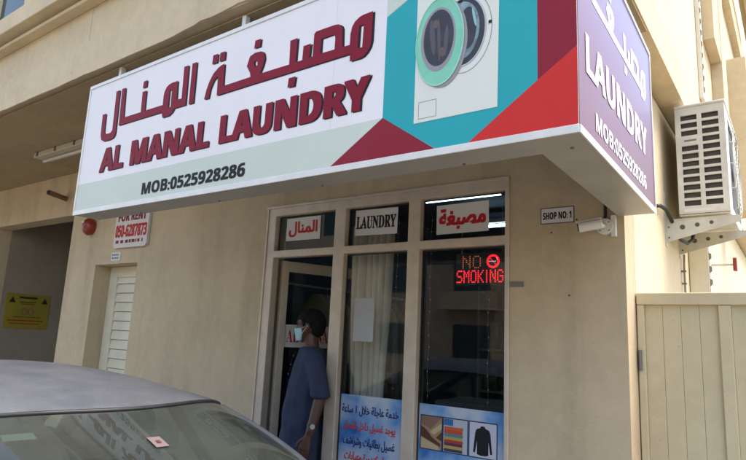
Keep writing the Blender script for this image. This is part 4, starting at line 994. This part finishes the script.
# robe with sleeves to the elbow
bm = bmesh.new()
tors = [((-.02, 0, 1.418), (.068, .080, .012)), ((-.022, 0, 1.395), (.086, .155, .03)), ((-.02, 0, 1.33), (.112, .175, .05)), ((-.005, 0, 1.2), (.130, .185, .06)), ((.012, 0, 1.02), (.138, .185, .06)), ((.012, 0, .88), (.148, .19, .06)), ((.02, 0, .6), (.17, .215, .06)), ((.035, 0, .22), (.205, .235, .05))]
for a, b in zip(tors, tors[1:]): hull(bm, [a, b])
hull(bm, [((-.03, .145, 1.352), .066), ((-.06, .190, 1.24), .066)]); hull(bm, [((-.06, .190, 1.24), .062), ((-.07, .208, 1.21), .066)]); hull(bm, [((-.07, .208, 1.21), .066), ((-.084, .226, 1.12), (.068, .066, .03))])
hull(bm, [((-.03, -.145, 1.352), .066), ((-.06, -.215, 1.13), .066)])
def folds(co):
    k = max(0, min(1, (1.30-co.z)/.8)); an = math.atan2(co.y, co.x)
    if abs(co.y) < .235 or co.z < 1.0:
        d = (math.sin(an*9+co.z*2.2)*.6+math.sin(an*5-co.z*3+1)*.6)*.012*k
        n_ = Vector((co.x, co.y, 0)); n_ = n_.normalized() if n_.length > .02 else Vector((0, 0, 0))
        co = co+n_*d
    w_ = mnoise.noise(co*9)*.011+mnoise.noise(Vector((co.x*14, co.y*14, co.z*5)))*.005
    n_ = Vector((co.x, co.y, 0)); n_ = n_.normalized() if n_.length > .02 else Vector((0, 0, 0))
    return co+n_*w_
RB = fuse(bm, 'robe', M['robe'], PS, .007, 3, folds)
mb = MB(); mb.box(.1085, .1125, -.012, .012, 1.16, 1.40)
rows = [[(x+.006, y, z) for y in (-.014, .014)] for x, z in ((.075, 1.395), (.098, 1.35), (.112, 1.28), (.122, 1.2), (.128, 1.14))]
MB().grid(rows).build('placket', M['robe'], RB, local=True)
mb = MB()
for x, z in ((.094, 1.36), (.109, 1.30), (.122, 1.235)): mb.cyl((x, .0, z), (x+.009, .0, z), .006, 8)
mb.build('buttons', M['plate'], RB, local=True)
# hair, mask, watch
bm = bmesh.new()
hull(bm, [((-.010, 0, 1.642), (.102, .082, .072)), ((-.03, 0, 1.61), (.088, .083, .07))])
hull(bm, [((-.055, 0, 1.60), (.062, .079, .07)), ((-.06, 0, 1.545), (.045, .064, .03))])
for s_ in (-1, 1): hull(bm, [((.018, s_*.069, 1.62), (.02, .01, .03)), ((.018, s_*.069, 1.585), (.009, .007, .016))])
fuse(bm, 'hair', M['hair'], PS, .005, 3, lambda c: turn(c+(c-Vector((-.01, 0, 1.6))).normalized()*(mnoise.noise(c*30)*.003+mnoise.noise(c*150)*.003)))
bm = bmesh.new()
hull(bm, [((.045, .058, 1.545), (.012, .008, .03)), ((.045, -.058, 1.545), (.012, .008, .03)), ((.105, 0, 1.56), (.013, .014, .012)), ((.085, 0, 1.49), (.012, .016, .010)), ((.05, .045, 1.495), (.01, .008, .012)), ((.05, -.045, 1.495), (.01, .008, .012))])
mk = fuse(bm, 'mask', M['mask'], PS, .004, 3, turn)
mb = MB()
for s_ in (-1, 1):
    for z0 in (1.57, 1.505): mb.tube([(.046, s_*.065, z0), (.02, s_*.077, z0*.5+1.585*.5), (-.014, s_*.083, 1.59)], .0016, 5)
mb.v = [tuple(turn(Vector(v))) for v in mb.v]; mb.build('ear_loop', M['paper'], mk, local=True)
mb = MB(); d_ = Vector((.048, .023, -.195)).normalized(); c_ = Vector((-.043, .241, .932))
u_ = d_.orthogonal().normalized(); v_ = d_.cross(u_)
mb.tube([c_-d_*.009, c_-d_*.0088, c_+d_*.0088, c_+d_*.009], [.030, .0355, .0355, .030], 20, False)
wa = mb.build('watch', M['black'], PS, local=True)
MB().cyl(c_+Vector((.0, .034, 0)), c_+Vector((0, .042, .0)), .016, 16).build('dial', M['rim'], wa, local=True)
mb = MB()
for s_ in (-1, 1):
    mb.tube([(.078, s_*.024, 1.597), (.0865, s_*.030, 1.597)], [.012, .004], 12)
mb.v = [tuple(turn(Vector(v))) for v in mb.v]; mb.build('eyes', M['black'], PS, local=True)

# ------------------------------------------------------------------ buildings across the street (seen in the glass)
def block(name, label, x0, x1, y0, y1, h, m, face, floors, bays):
    t = thing(name, label, 'building', ((x0+x1)/2, (y0+y1)/2, 0))
    MB().box(x0, x1, y0, y1, 0, h).build('wall', m, t)
    fh = h/floors
    for k in range(floors):
        for i in range(bays):
            if face == 'y':
                bw = (x1-x0)/bays; a = x0+bw*(i+.28); b = x0+bw*(i+.72); z0 = k*fh+fh*.3
                MB().box(a, b, y1+.002, y1+.05, z0, z0+fh*.48).build('window', M['winglass'], t)
                if i % 2 == 0: MB().box(a-.4, b+.4, y1+.055, y1+.9, z0-.9, z0-.1).build('balcony', m, t)
            else:
                bw = (y1-y0)/bays; a = y0+bw*(i+.25); b = y0+bw*(i+.75); z0 = k*fh+fh*.25
                MB().box(x0-.05, x0-.002, a, b, z0, z0+fh*.5).build('window', M['winglass'], t)
    return t
block('apartment_building', 'beige apartment block with balconies facing the shop across the street', -38, 3, -34, -21, 9, M['opp1'], 'y', 3, 10)
block('apartment_building', 'pale apartment block farther along the street with a grid of windows', 26, 40, -22, -3, 20, M['opp2'], 'x', 6, 6)
